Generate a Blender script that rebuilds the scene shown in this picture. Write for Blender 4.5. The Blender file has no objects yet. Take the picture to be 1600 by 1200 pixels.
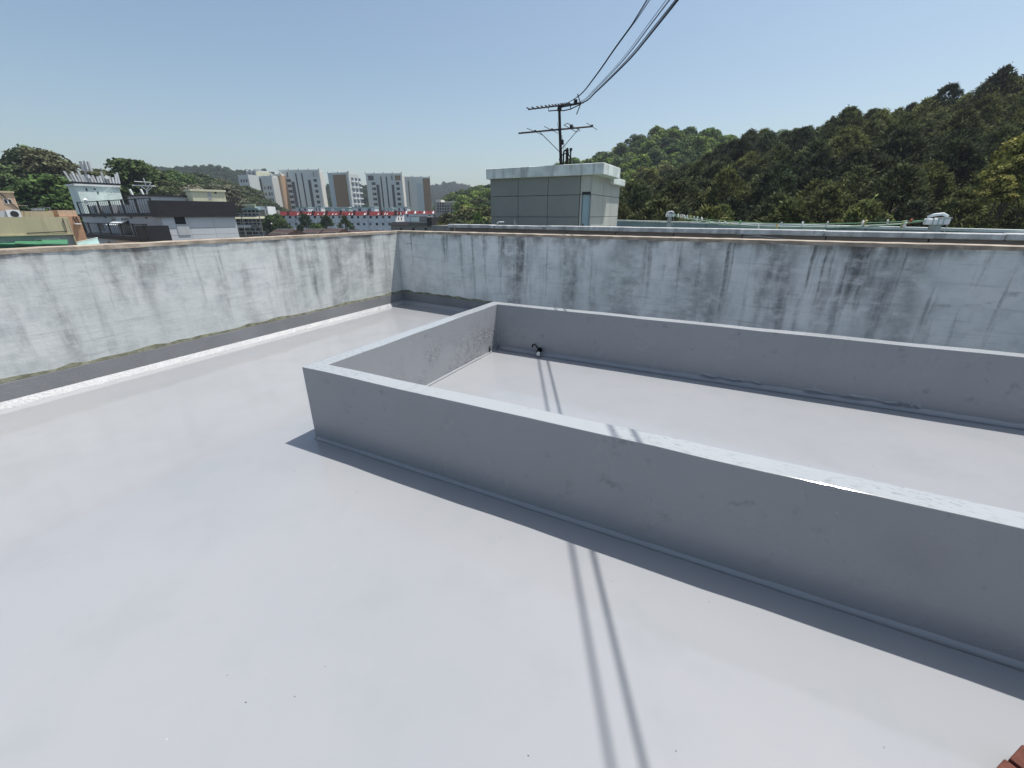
import bpy, bmesh, math, random
import numpy as np
from mathutils import Vector, Matrix
random.seed(7); RNG = np.random.default_rng(11)
S = bpy.context.scene; COL = S.collection
R = math.radians

# ------------------------------------------------------------------ camera, sky, sun, exposure
CF, PIT, ROLL, CH = 660.77, 0.3805, -0.0023, 1.6
FW = Vector((0, math.cos(PIT), -math.sin(PIT)))
_r0, _u0 = Vector((1, 0, 0)), Vector((0, math.sin(PIT), math.cos(PIT)))
RT = _r0 * math.cos(ROLL) + _u0 * math.sin(ROLL)
UP = _u0 * math.cos(ROLL) - _r0 * math.sin(ROLL)
cam_d = bpy.data.cameras.new('camera'); cam = bpy.data.objects.new('camera', cam_d); COL.objects.link(cam)
cam_d.sensor_width = 36; cam_d.lens = CF / 1600 * 36; cam_d.clip_start = 0.05; cam_d.clip_end = 12000
m = Matrix.Identity(4)
for i, v in enumerate((RT, UP, -FW)):
    for j in range(3): m[j][i] = v[j]
m[2][3] = CH
cam.matrix_world = m
S.camera = cam

SUN_AZ, SUN_EL = R(22), R(69.5)
w = bpy.data.worlds.new('World'); S.world = w; w.use_nodes = True
wn = w.node_tree.nodes; wl = w.node_tree.links
sky = wn.new('ShaderNodeTexSky'); sky.sky_type = 'NISHITA'; sky.sun_disc = False
sky.sun_elevation = SUN_EL; sky.sun_rotation = math.pi / 2 - SUN_AZ
sky.air_density = 1.0; sky.dust_density = 2.2; sky.ozone_density = 0.7; sky.altitude = 50
bg = wn['Background']; bg.inputs['Strength'].default_value = 0.108
tint = wn.new('ShaderNodeMix'); tint.data_type = 'RGBA'; tint.blend_type = 'MULTIPLY'; tint.inputs['Factor'].default_value = 1; tint.inputs[7].default_value = (.97, 1.01, .965, 1)
wl.new(sky.outputs[0], tint.inputs[6]); wl.new(tint.outputs[2], bg.inputs['Color'])
sun_d = bpy.data.lights.new('sun', 'SUN'); sun = bpy.data.objects.new('sun', sun_d); COL.objects.link(sun)
sun_d.energy = 4.0; sun_d.angle = R(0.53); sun_d.color = (1.0, 0.96, 0.90)
SD = Vector((math.cos(SUN_EL) * math.cos(SUN_AZ), math.cos(SUN_EL) * math.sin(SUN_AZ), math.sin(SUN_EL)))
sun.rotation_euler = SD.to_track_quat('Z', 'Y').to_euler(); sun.location = (4, 0, 30)
S.view_settings.view_transform = 'Standard'; S.view_settings.look = 'None'
S.view_settings.gamma = 1; S.view_settings.exposure = 0.42; S.view_settings.use_curve_mapping = False
S.cycles.max_bounces = 6; S.cycles.diffuse_bounces = 3; S.cycles.glossy_bounces = 3
S.cycles.transparent_max_bounces = 6

# ------------------------------------------------------------------ helpers
Z = Vector((0, 0, 1)); EYE = Vector((0, 0, CH))
def ray(px, py): return FW + RT * ((px - 800) / CF) - UP * ((py - 600) / CF)
def at(px, py, Y): d = ray(px, py); return EYE + d * (Y / d.y)
def onz(px, py, z): d = ray(px, py); return EYE + d * ((z - CH) / d.z)
def gx(px, Y): d = ray(px, 335.7); return d.x / d.y * Y

class Fr:                                   # building frame: u along the front, v away from the viewer, w up
    def __init__(s, x, y, deg):
        s.o = Vector((x, y, 0)); a = R(deg); s.e = Vector((math.cos(a), math.sin(a), 0)); s.n = Vector((-math.sin(a), math.cos(a), 0)); s.deg = deg
    def P(s, u, v, w): return s.o + s.e * u + s.n * v + Z * w
    def front(s, px, py, v=0):
        d = ray(px, py); t = ((s.o - EYE).dot(s.n) + v) / d.dot(s.n); q = EYE + d * t
        return (q - s.o).dot(s.e), q.z
    def side(s, px, py, u=0):
        d = ray(px, py); t = ((s.o - EYE).dot(s.e) + u) / d.dot(s.e); q = EYE + d * t
        return (q - s.o).dot(s.n), q.z
    def rect(s, x0, y0, x1, y1, v=0):       # front rectangle from its photograph corners
        a = s.front(x0, (y0 + y1) / 2, v)[0]; b = s.front(x1, (y0 + y1) / 2, v)[0]; xm = (x0 + x1) / 2
        return a, b, s.front(xm, y1, v)[1], s.front(xm, y0, v)[1]
WORLD = Fr(0, 0, 0)

ROOT = {}
def tag(o, label=None, cat=None, group=None, kind=None):
    if label: o['label'] = label
    if cat: o['category'] = cat
    if group: o['group'] = group
    if kind: o['kind'] = kind
    return o
def thing(name, label, cat, loc=(0, 0, 0), group=None):
    o = bpy.data.objects.new(name, None); COL.objects.link(o); o.location = loc; o.empty_display_size = .2
    ROOT[o.name] = Vector(loc)
    return tag(o, label, cat, group)

class MB:
    def __init__(s, fr=WORLD): s.v = []; s.f = []; s.m = []; s.fr = fr; s.mi = 0
    def add(s, vs, fs):
        b = len(s.v); s.v += [Vector(p) for p in vs]; s.f += [tuple(i + b for i in f) for f in fs]; s.m += [s.mi] * len(fs); return s
    def box(s, u0, u1, v0, v1, w0, w1, top=None):
        P = s.fr.P; t = top or 0
        vs = [P(u0, v0, w0), P(u1, v0, w0), P(u1, v1, w0), P(u0, v1, w0), P(u0 + t, v0 + t, w1), P(u1 - t, v0 + t, w1), P(u1 - t, v1 - t, w1), P(u0 + t, v1 - t, w1)]
        return s.add(vs, [(3, 2, 1, 0), (4, 5, 6, 7), (0, 1, 5, 4), (1, 2, 6, 5), (2, 3, 7, 6), (3, 0, 4, 7)])
    def prism(s, pts, d):                   # polygon pts (world) extruded by vector d
        n = len(pts); vs = [Vector(p) for p in pts] + [Vector(p) + Vector(d) for p in pts]
        return s.add(vs, [tuple(range(n))[::-1], tuple(range(n, 2 * n))] + [(i, (i + 1) % n, n + (i + 1) % n, n + i) for i in range(n)])
    def tube(s, pts, r, n=6, cap=True, r2=None):
        pts = [Vector(p) for p in pts]; rings = []; K = len(pts)
        for i, p in enumerate(pts):
            t = (pts[min(i + 1, K - 1)] - pts[max(i - 1, 0)]).normalized()
            a = t.orthogonal().normalized() if i == 0 else (rings_a - t * rings_a.dot(t)).normalized()
            rings_a = a; b = t.cross(a); rr = r if r2 is None else r + (r2 - r) * i / (K - 1)
            rings.append([p + (a * math.cos(2 * math.pi * k / n) + b * math.sin(2 * math.pi * k / n)) * rr for k in range(n)])
        vs = [q for ring in rings for q in ring]; fs = []
        for i in range(K - 1):
            for k in range(n): fs.append((i * n + k, i * n + (k + 1) % n, (i + 1) * n + (k + 1) % n, (i + 1) * n + k))
        if cap: fs += [tuple(range(n))[::-1], tuple(range((K - 1) * n, K * n))]
        return s.add(vs, fs)
    def mesh(s, name, mats, off=Vector((0, 0, 0))):
        me = bpy.data.meshes.new(name); me.from_pydata([tuple(p - off) for p in s.v], [], s.f); me.update()
        for mt in (mats if isinstance(mats, (list, tuple)) else [mats]): me.materials.append(mt)
        me.polygons.foreach_set('material_index', s.m)
        return me
    def build(s, name, mats, parent=None, smooth=False):
        off = ROOT[parent.name] if parent else Vector((0, 0, 0))
        o = bpy.data.objects.new(name, s.mesh(name, mats, off)); COL.objects.link(o)
        if parent: o.parent = parent; ROOT[o.name] = off
        else: ROOT[o.name] = off
        if smooth: o.data.polygons.foreach_set('use_smooth', [True] * len(o.data.polygons))
        return o
def put(name, me, loc, parent=None, rotz=0, sc=1):     # another object sharing a mesh
    o = bpy.data.objects.new(name, me); COL.objects.link(o)
    if parent: o.parent = parent; loc = Vector(loc) - ROOT[parent.name]
    o.location = loc; o.rotation_euler = (0, 0, rotz); o.scale = (sc, sc, sc)
    ROOT[o.name] = Vector(loc)
    return o
def bevel(o, wd, seg=2):
    b = o.modifiers.new('bevel', 'BEVEL'); b.width = wd; b.segments = seg; b.limit_method = 'ANGLE'; b.angle_limit = R(35)
def copy_thing(src, loc, rz, sc, color=None, label=None, group=None):
    r = src.copy(); COL.objects.link(r); r.location = loc; r.rotation_euler = (0, 0, rz); r.scale = sc
    for ch in list(src.children):
        c = ch.copy(); COL.objects.link(c); c.parent = r
        if color: c.color = color
    if label: r['label'] = label
    if group: r['group'] = group
    return r

# ------------------------------------------------------------------ materials
class NT:
    def __init__(s, name):
        s.m = bpy.data.materials.new(name); s.m.use_nodes = True; s.t = s.m.node_tree; s.n = s.t.nodes; s.b = s.n['Principled BSDF']
    def new(s, typ, **kw):
        n = s.n.new('ShaderNode' + typ)
        for k, v in kw.items(): setattr(n, k, v)
        return n
    def link(s, a, b): s.t.links.new(a, b)
    def set(s, sock, v):
        if isinstance(v, bpy.types.NodeSocket): s.link(v, sock)
        else: sock.default_value = v
    def math(s, op, a, b=0.0, c=0.0, clamp=False):
        n = s.new('Math', operation=op, use_clamp=clamp); s.set(n.inputs[0], a); s.set(n.inputs[1], b); s.set(n.inputs[2], c); return n.outputs[0]
    def mix(s, f, a, b, blend='MIX'):
        n = s.new('Mix', data_type='RGBA', blend_type=blend); s.set(n.inputs['Factor'], f)
        for sock, v in ((n.inputs[6], a), (n.inputs[7], b)): s.set(sock, (*v, 1) if isinstance(v, tuple) and len(v) == 3 else v)
        return n.outputs[2]
    def noise(s, vec, scale, detail=4, rough=.55, dist=0):
        n = s.new('TexNoise'); n.inputs['Scale'].default_value = scale; n.inputs['Detail'].default_value = detail
        n.inputs['Roughness'].default_value = rough; n.inputs['Distortion'].default_value = dist; s.link(vec, n.inputs['Vector']); return n.outputs['Fac']
    def ramp(s, v, a, b, lo=0., hi=1.):
        n = s.new('MapRange', interpolation_type='SMOOTHSTEP'); s.set(n.inputs[0], v); n.inputs[1].default_value = a; n.inputs[2].default_value = b
        n.inputs[3].default_value = lo; n.inputs[4].default_value = hi; return n.outputs[0]
    def pos(s): return s.new('NewGeometry').outputs['Position']
    def dot(s, vec, d):
        n = s.new('VectorMath', operation='DOT_PRODUCT'); s.link(vec, n.inputs[0]); n.inputs[1].default_value = d; return n.outputs['Value']
    def comb(s, x, y, z):
        n = s.new('CombineXYZ')
        for i, v in enumerate((x, y, z)): s.set(n.inputs[i], v)
        return n.outputs[0]
    def bump(s, h, strength, dist=.01):
        n = s.new('Bump'); n.inputs['Strength'].default_value = strength; n.inputs['Distance'].default_value = dist; s.link(h, n.inputs['Height']); s.link(n.outputs[0], s.b.inputs['Normal'])
    def fin(s, color, rough=.8, spec=.4, metal=0):
        s.set(s.b.inputs['Base Color'], (*color, 1) if isinstance(color, tuple) else color); s.set(s.b.inputs['Roughness'], rough)
        s.b.inputs['Specular IOR Level'].default_value = spec; s.b.inputs['Metallic'].default_value = metal; return s.m

def sc3(c, k): return tuple(min(1, x * k) for x in c)
def paint(name, c, rough=.8, var=.15, scale=1.5, spec=.3, streak=0., bump=0., bscale=30, metal=0):
    t = NT(name); p = t.pos(); f = t.noise(p, scale, 5, .6)
    col = t.mix(t.ramp(f, .3, .7), sc3(c, 1 - var), sc3(c, 1 + var * .6))
    if streak:
        sx = t.new('SeparateXYZ'); t.link(p, sx.inputs[0])
        q = t.comb(t.math('MULTIPLY', sx.outputs[0], 5), t.math('MULTIPLY', sx.outputs[1], 5), t.math('MULTIPLY', sx.outputs[2], .5))
        col = t.mix(t.math('MULTIPLY', t.ramp(t.noise(q, 1, 4, .6), .5, .72), streak), col, sc3(c, .35))
    if bump: t.bump(t.noise(p, bscale, 4), bump, .01)
    return t.fin(col, rough, spec, metal)

EX = Vector((0.8876, -0.4607, 0)); EY = Vector((0.4607, 0.8876, 0))      # planter axes

def grey_paint(name, blister=False, grain=False, top=False):
    t = NT(name); p = t.pos()
    a = t.noise(p, .55, 3, .5); b = t.noise(p, 2.6, 5, .6); c = t.noise(p, 9, 6, .65)
    col = t.mix(t.ramp(a, .35, .65), (.297, .307, .325), (.314, .322, .338))
    col = t.mix(t.math('MULTIPLY', t.ramp(b, .45, .7), .35), col, (.262, .282, .294))
    sx = t.new('SeparateXYZ'); t.link(p, sx.inputs[0])
    smear = t.math('MULTIPLY', t.ramp(c, .58, .74), t.ramp(sx.outputs[2], .03, .25))   # scuffs on the upstanding faces only
    col = t.mix(t.math('MULTIPLY', smear, .55), col, (.145, .15, .16))
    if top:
        col = t.mix(.35, col, (.42, .45, .455)); scr = t.noise(t.comb(t.math('MULTIPLY', t.dot(p, tuple(EX)), 22), t.math('MULTIPLY', t.dot(p, tuple(EY)), 75), 0.), 1, 4, .7)  # top face mixed paler to stand in for sky glare; dark scratches are wear
        col = t.mix(t.math('MULTIPLY', t.math('MULTIPLY', t.ramp(scr, .54, .62), t.ramp(t.noise(p, 1.3, 3), .40, .55)), .8), col, (.20, .205, .215))
    fine = t.noise(p, 160, 3, .6); wave = t.noise(p, 2.2, 2, .5); mid = t.noise(p, 24, 4, .6)
    if blister:
        r1 = t.math('ABSOLUTE', t.math('SUBTRACT', t.noise(p, 11, 3, .6, 1.0), .5)); r2 = t.math('ABSOLUTE', t.math('SUBTRACT', t.noise(p, 23, 3, .6, .8), .5))
        d = t.dot(p, tuple(EY)); msk = t.math('MULTIPLY', t.ramp(t.noise(p, 2.6, 4), .40, .56), t.math('MULTIPLY', t.ramp(d, 2.5, 3.3), t.ramp(sx.outputs[2], .52, .30)))
        h = t.math('ADD', t.math('MULTIPLY', t.math('ADD', t.ramp(r1, .035, .0), t.math('MULTIPLY', t.ramp(r2, .03, .0), .5)), msk), t.math('MULTIPLY', mid, .10))
        t.bump(h, .8, .008)
    elif grain:
        t.bump(t.math('ADD', t.noise(p, 42, 3, .7), t.math('MULTIPLY', t.noise(p, 130, 2, .6), .5)), 1.0, .0075)
    else:
        t.bump(t.math('ADD', t.math('MULTIPLY', wave, .30), t.math('ADD', t.math('MULTIPLY', mid, .035), t.math('MULTIPLY', fine, .012))), .35, .012)
    r = t.ramp(t.noise(p, 1.1, 4, .6), .3, .7, .05, .10)
    sn = t.new('SeparateXYZ'); t.link(t.new('NewGeometry').outputs['True Normal'], sn.inputs[0]); r = t.math('ADD', r, t.ramp(t.math('ABSOLUTE', sn.outputs[2]), .9, .3, 0., .20))   # rolled-on upright faces are less glossy than the poured floor
    return t.fin(col, r if not grain else .36, .5 if not grain else 1.0)
GREY = grey_paint('grey_roof_paint'); UPT = paint('dark_grey_upturn', (.235, .24, .25), .6, .12, 1.2, .3, bump=.3, bscale=60); BLIST = grey_paint('grey_paint_blistered', blister=True); GRAIN = grey_paint('grey_paint_grainy', grain=True); TOPP = grey_paint('grey_top_glare', top=True)  # UPT: upturn in a darker grey than the other roof paint

def whitewash(name, d, gain, seed, thin):
    """old mint-white limewash with runs of black mould; d = direction along the wall"""
    t = NT(name); p = t.pos(); s = t.dot(p, tuple(d)); sx = t.new('SeparateXYZ'); t.link(p, sx.inputs[0]); z = sx.outputs[2]
    def q(a, b, o=0.): return t.comb(t.math('MULTIPLY_ADD', s, a, seed + o), t.math('MULTIPLY', z, b), 0.)
    wob = t.math('MULTIPLY', t.math('SUBTRACT', t.noise(q(2, 3), 1, 3), .5), .035)
    s2 = t.math('ADD', s, wob)
    big = t.noise(q(.8, .9), 1, 5, .6); mott = t.noise(q(5, 5), 1, 7, .65)
    col = t.mix(t.ramp(big, .35, .65), sc3((.465, .495, .48), gain), sc3((.55, .56, .555), gain))
    col = t.mix(t.math('MULTIPLY', t.ramp(mott, .42, .72), .60), col, sc3((.34, .365, .37), gain))
    # board marks
    brd = t.noise(q(1.1, 22, 3), 1, 5, .6); col = t.mix(t.math('MULTIPLY', t.ramp(brd, .52, .78), .42), col, (.27, .285, .29))
    brd2 = t.noise(q(4, 60, 9), 1, 3, .6); col = t.mix(t.math('MULTIPLY', t.ramp(brd2, .6, .8), .4), col, (.22, .23, .23))
    # vertical runs
    v1 = t.noise(t.comb(t.math('MULTIPLY', s2, 2.3), t.math('MULTIPLY', z, .35), seed + 5.), 1, 5, .62)
    v2 = t.noise(t.comb(t.math('MULTIPLY', s2, 8.5), t.math('MULTIPLY', z, .5), seed + 8.), 1, 4, .6)
    brk = t.ramp(t.noise(q(6, 9, 4), 1, 6, .68), .24, .62)
    runs = t.math('MULTIPLY', t.math('MULTIPLY', t.ramp(v1, .49, .72), brk), t.ramp(z, .05, .75, .35, 1.))
    col = t.mix(t.math('MULTIPLY', runs, .88), col, (.075, .078, .082))
    band = t.noise(t.comb(t.math('MULTIPLY', s2, 1.5), t.math('MULTIPLY', z, .25), seed + 25.), 1, 3, .5); bm_ = t.ramp(t.noise(q(3.5, 5, 29), 1, 7, .7), .32, .62)
    col = t.mix(t.math('MULTIPLY', t.math('MULTIPLY', t.ramp(band, .48, .64), bm_), .55), col, (.17, .178, .185))
    runs2 = t.math('MULTIPLY', t.math('MULTIPLY', t.ramp(v2, .52, .68), t.math('MULTIPLY', brk, t.ramp(z, .2, 1.2, .45, 1.))), thin)
    col = t.mix(runs2, col, (.095, .097, .10))
    blot = t.math('MULTIPLY', t.ramp(t.noise(q(2.2, 4.2, 13), 1, 6, .68), .60, .74), t.ramp(z, .25, .9))
    col = t.mix(t.math('MULTIPLY', blot, .65), col, (.115, .115, .12))
    topd = t.math('MULTIPLY', t.ramp(z, 1.15, 1.30), t.ramp(t.noise(q(4, 2, 17), 1, 5, .65), .40, .62))
    col = t.mix(t.math('MULTIPLY', topd, .75), col, (.09, .083, .075))
    flake = t.ramp(t.noise(q(26, 22, 21), 1, 3, .6), .68, .74); col = t.mix(t.math('MULTIPLY', flake, .55), col, (.62, .64, .64))
    t.bump(t.math('ADD', t.math('ADD', mott, t.math('MULTIPLY', brd, .35)), t.math('MULTIPLY', t.noise(p, 60, 4, .65), .35)), .35, .012)
    return t.fin(col, .85, .2)
LDIR = Vector((math.cos(R(63.21)), math.sin(R(63.21)), 0)); RDIR = Vector((math.cos(R(-33.39)), math.sin(R(-33.39)), 0))
WASH_L = whitewash('limewash_left', LDIR, 1.14, 2.3, .42); WASH_R = whitewash('limewash_right', RDIR, 1.36, 31.7, .85)
CAPM = paint('cement_cap', (.37, .315, .255), .9, .35, 6, .15, bump=.5, bscale=50)
MOSS = paint('moss_line', (.235, .24, .175), .95, .4, 9, .1, bump=.6, bscale=60)
BROWN = paint('brown_cladding', (.17, .145, .135), .55, .15, 1.2)
COPING = paint('worn_white_coping', (.52, .53, .53), .8, .3, 4, .2, streak=.7)
TEAL = paint('teal_wall_paint', (.20, .29, .32), .7, .12, .8, streak=.25)
WHITE = paint('white_paint', (.74, .76, .76), .7, .08, .6)
STAIRL = paint('stair_house_light_panel', (.47, .49, .445), .6, .10, .5, streak=.2); STAIRP = paint('stair_house_panel', (.245, .268, .250), .6, .10, .5)  # light panel tint carries some of the right face's sunlight in its colour
SLABM = paint('stair_house_slab', (.66, .73, .70), .8, .18, 2, streak=.6)
SOFFIT = paint('pale_green_soffit', (.45, .58, .47), .8, .1)
DOORB = paint('pale_blue_door', (.36, .50, .54), .5, .06)
DARK = paint('dark_frame', (.035, .04, .045), .5, .1)
BLACKM = paint('weathered_black_metal', (.022, .020, .022), .6, .25, 8)
GALV = paint('galvanised_metal', (.45, .46, .47), .45, .15, 6, .5, metal=.3)
CABLE = paint('black_cable', (.010, .010, .012), .85, .1, spec=.05)
GLASS = NT('dark_window_glass').fin((.022, .028, .035), .12, .5)
GLASSB = NT('bluish_window_glass').fin((.07, .10, .13), .15, .5)
RUST = paint('rusty_post', (.42, .46, .43), .8, .25, 8, streak=.6)
GREYW = paint('grey_render', (.52, .535, .545), .8, .08, .4, streak=.15)
GREYL = paint('pale_grey_tiles', (.60, .62, .64), .7, .06, .4)
BLKBAND = paint('black_cladding', (.030, .030, .035), .6, .12)
MINT = paint('mint_render', (.70, .80, .76), .8, .08, .6, streak=.2)
CREAM = paint('cream_render', (.72, .70, .50), .8, .1, .6, streak=.2)
TAN = paint('tan_render', (.56, .48, .32), .85, .10, .4, streak=.25)
PINK = paint('salmon_render', (.60, .43, .30), .85, .12, .5, streak=.25)
TERRA = paint('terracotta_render', (.42, .26, .17), .85, .15, .8)
GREENR = paint('green_canopy_sheet', (.055, .20, .105), .55, .25, 1.5)
TEALR = paint('pale_teal_sheet', (.30, .45, .44), .6, .15, 1.5)
REDROOF = paint('red_roof_tiles', (.19, .020, .022), .7, .3, 2.5)
REDDK = paint('dark_roof_gap', (.07, .02, .02), .8, .2)
APT = paint('apartment_grey', (.56, .59, .575), .85, .06, .05)
APTL = paint('apartment_light', (.60, .59, .54), .85, .06, .05)
APTB = paint('apartment_blue_grey', (.42, .50, .52), .85, .05, .05)
APTBR = paint('apartment_brown', (.25, .17, .105), .85, .08, .05)
APTOR = paint('apartment_orange', (.42, .28, .17), .85, .08, .05)
APTDK = paint('apartment_dark_strip', (.085, .085, .095), .6, .2, .08)
REDW = paint('row_block_white', (.64, .70, .74), .85, .08, .2, streak=.2)
BRICK = paint('red_brick', (.14, .055, .042), .9, .3, 20, .2, bump=.6, bscale=90)
BROOF = paint('brown_roof', (.06, .036, .033), .85, .3, 1.2)
STONE = paint('grey_stone_wall', (.25, .25, .235), .9, .25, 2, streak=.3)
LIT = paint('pale_debris', (.6, .6, .6), .6)
SHEET = paint('pale_sheet', (.62, .68, .70), .5, .15, .5)
BARK = paint('bark', (.09, .07, .055), .95, .3, 4)
SOIL = paint('forest_floor', (.055, .055, .03), 1, .4, .6, .05)

def leaf(name, tint=None, var=.45, transl=.25):
    t = NT(name)
    col = tint
    if tint is None: col = t.new('ObjectInfo').outputs['Color']
    else: c_ = t.new('RGB'); c_.outputs[0].default_value = (*tint, 1); col = c_.outputs[0]
    rnd = t.new('NewGeometry').outputs['Random Per Island']
    k = t.ramp(rnd, 0, 1, 1 - var, 1 + var)
    cl = t.noise(t.pos(), .55, 3, .6); k = t.math('MULTIPLY', k, t.ramp(cl, .3, .7, .55, 1.45))
    vm = t.new('VectorMath', operation='SCALE'); t.link(col, vm.inputs[0]); t.link(k, vm.inputs['Scale'])
    t.fin(vm.outputs[0], .75, .12)
    tr = t.new('BsdfTranslucent'); t.link(vm.outputs[0], tr.inputs['Color']); ms = t.new('MixShader'); ms.inputs[0].default_value = transl
    out = t.n['Material Output']; t.link(t.b.outputs[0], ms.inputs[1]); t.link(tr.outputs[0], ms.inputs[2]); t.link(ms.outputs[0], out.inputs['Surface'])
    return t.m
LEAF = leaf('leaves', None, .65); LEAF_FAR = leaf('far_leaves', (.055, .085, .045), .35); LEAF_MID = leaf('middle_distance_leaves', (.05, .085, .03), .4)

# ------------------------------------------------------------------ GROUND
GZ = -9.0
tag(MB().box(-1500, 1500, -300, 1500, GZ - 1, GZ).build('ground', paint('town_ground', (.10, .10, .09), .95, .3, .05)), kind='structure')

# ------------------------------------------------------------------ OUR ROOF
CN = Vector((-2.1174, 8.3336, 0)); LN = Vector((LDIR.y, -LDIR.x, 0)); RN = Vector((RDIR.y, -RDIR.x, 0)) 
if RN.dot(EYE - CN) < 0: RN = -RN
LB, RL, HP = 15.0, 14.5, 1.3013
# floor: a finely divided sheet, slightly uneven, glossy grey paint
bm = bmesh.new(); NU, NV = 60, 60
grid = []
for i in range(NU + 1):
    row = []
    for j in range(NV + 1):
        p = CN - LDIR * (LB * i / NU) + RDIR * (RL * j / NV)
        row.append(bm.verts.new((p.x, p.y, 0)))
    grid.append(row)
for i in range(NU):
    for j in range(NV): bm.faces.new((grid[i][j], grid[i + 1][j], grid[i + 1][j + 1], grid[i][j + 1]))
me = bpy.data.meshes.new('roof_floor'); bm.to_mesh(me); bm.free(); me.materials.append(GREY)
fl = bpy.data.objects.new('roof_floor', me); COL.objects.link(fl); tag(fl, kind='structure')

def strip(fn, n, name, mat, parent, smooth=False):     # fn(i) -> closed cross-section points; lofts along i = 0..n
    b = MB(); prof = [fn(i) for i in range(n + 1)]; k = len(prof[0])
    vs = [p for pr in prof for p in pr]; fs = []
    for i in range(n):
        for j in range(k): fs.append((i * k + j, i * k + (j + 1) % k, (i + 1) * k + (j + 1) % k, (i + 1) * k + j))
    fs += [tuple(range(k))[::-1], tuple(range(n * k, (n + 1) * k))]
    b.add(vs, fs); return b.build(name, mat, parent, smooth)

def parapet(name, label, O, D, N, length, wash, s0=0.0, ridge=True):
    """O inner face start, D along, N towards the roof"""
    th = .19; r = thing(name, label, 'wall', O)
    def jit(a): return (random.random() - .5) * a
    n = int(length / .12)
    P = lambda s, d, z: O + D * s + N * d + Z * z
    b = MB(); b.prism([P(s0, 0, GZ), P(length, 0, GZ), P(length, -th, GZ), P(s0, -th, GZ)], Z * (HP - GZ)); b.build('wall_face', wash, r)
    st = lambda i: s0 + (length - s0) * i / n
    off = [.004 + jit(.007) for _ in range(n + 1)]; bot = [jit(.007) for _ in range(n + 1)]; tp = [jit(.004) for _ in range(n + 1)]
    strip(lambda i: [P(st(i), .004 + max(0, off[i]), HP - .012 + bot[i]), P(st(i), .003 + max(0, off[i]), HP + .026 + tp[i]), P(st(i), -th - .01, HP + .03 + tp[i]), P(st(i), -th - .01, HP - .012)], n, 'cap', CAPM, r)
    uz = [.212 + jit(.006) for _ in range(n + 1)]; mz = [.246 + jit(.030) for i in range(n + 1)]
    sf = lambda i: max(st(i), .012)
    strip(lambda i: [P(sf(i), -.01, .0), P(sf(i), .012, .0), P(sf(i), .012, uz[i] - .004), P(sf(i), -.01, uz[i])], n, 'painted_upturn', UPT, r)
    strip(lambda i: [P(sf(i), -.01, uz[i] + .0005), P(sf(i), .006, uz[i] + .0005), P(sf(i), .003, mz[i]), P(sf(i), -.01, mz[i])], n, 'moss_line', MOSS, r)
    fw = [.066 + jit(.012) for _ in range(n + 1)]
    strip(lambda i: [P(max(st(i), .013), .0125, -.004), P(max(st(i), .013), fw[i], -.004), P(max(st(i), .013), fw[i] - .004, .0035), P(max(st(i), .013), .0125, .054)], n, 'corner_fillet', GRAIN, r)
    return r
parapet('parapet_wall', 'sunlit limewashed concrete parapet on the left with black mould runs', CN - LDIR * LB, LDIR, LN, LB, WASH_L)
parapet('parapet_wall', 'shaded limewashed concrete parapet behind the grey curb, streaked dark', CN, RDIR, RN, RL, WASH_R, s0=-.19)

# planter / raised curb
PA = Vector((-1.5182, 2.8842, 0)); PL_, PH, PT, PIN = 2.7822, .5826, .1258, .0147; PLEN = 9.0
pr = thing('roof_curb', 'long low grey-painted rectangular curb box on the roof floor', 'curb', PA)
def LP(s, t, z): return PA + EX * s + EY * t + Z * z
def loop(s0, s1, t0, t1, n1, n2):
    pts = []
    for i in range(n1): pts.append((s0 + (s1 - s0) * i / n1, t0))
    for i in range(n2): pts.append((s1, t0 + (t1 - t0) * i / n2))
    for i in range(n1): pts.append((s1 - (s1 - s0) * i / n1, t1))
    for i in range(n2): pts.append((s0, t1 - (t1 - t0) * i / n2))
    return pts
n1, n2 = 40, 14
lo = loop(0, PLEN, 0, PL_, n1, n2); li = loop(PT, PLEN - PT, PT, PL_ - PT, n1, n2); K = len(lo)
def jv(p, a): return (p[0] + random.uniform(-a, a), p[1] + random.uniform(-a, a))
corner = {0, n1, n1 + n2, 2 * n1 + n2}
vs = []; fs = []; mi = []
for k in range(K):
    a = .0012 if k not in corner else 0
    wv = .0030 * math.sin(k * .9) + .0022 * math.sin(k * 2.3 + 1); o_, i_ = jv((lo[k][0], lo[k][1] + (wv if k not in corner else 0)), a), jv(li[k], a); hz = PH + random.uniform(-.0014, .0014) + .0016 * math.sin(k * 1.3)
    vs += [LP(*lo[k], -.02), LP(*o_, hz), LP(*i_, hz), LP(*li[k], -.02)]
for k in range(K):
    q = (k + 1) % K; a, b = 4 * k, 4 * q; inner_left = k >= 2 * n1 + n2
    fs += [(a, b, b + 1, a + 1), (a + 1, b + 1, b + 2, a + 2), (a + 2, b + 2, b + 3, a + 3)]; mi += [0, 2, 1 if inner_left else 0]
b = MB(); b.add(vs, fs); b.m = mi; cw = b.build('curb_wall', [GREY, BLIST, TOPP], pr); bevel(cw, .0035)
b = MB(); b.prism([LP(PT - .01, PT - .01, -.015), LP(PLEN - PT, PT - .01, -.015), LP(PLEN - PT, PL_ - PT + .01, -.015), LP(PT - .01, PL_ - PT + .01, -.015)], Z * (PIN + .015)); b.build('curb_floor', GREY, pr)
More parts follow.
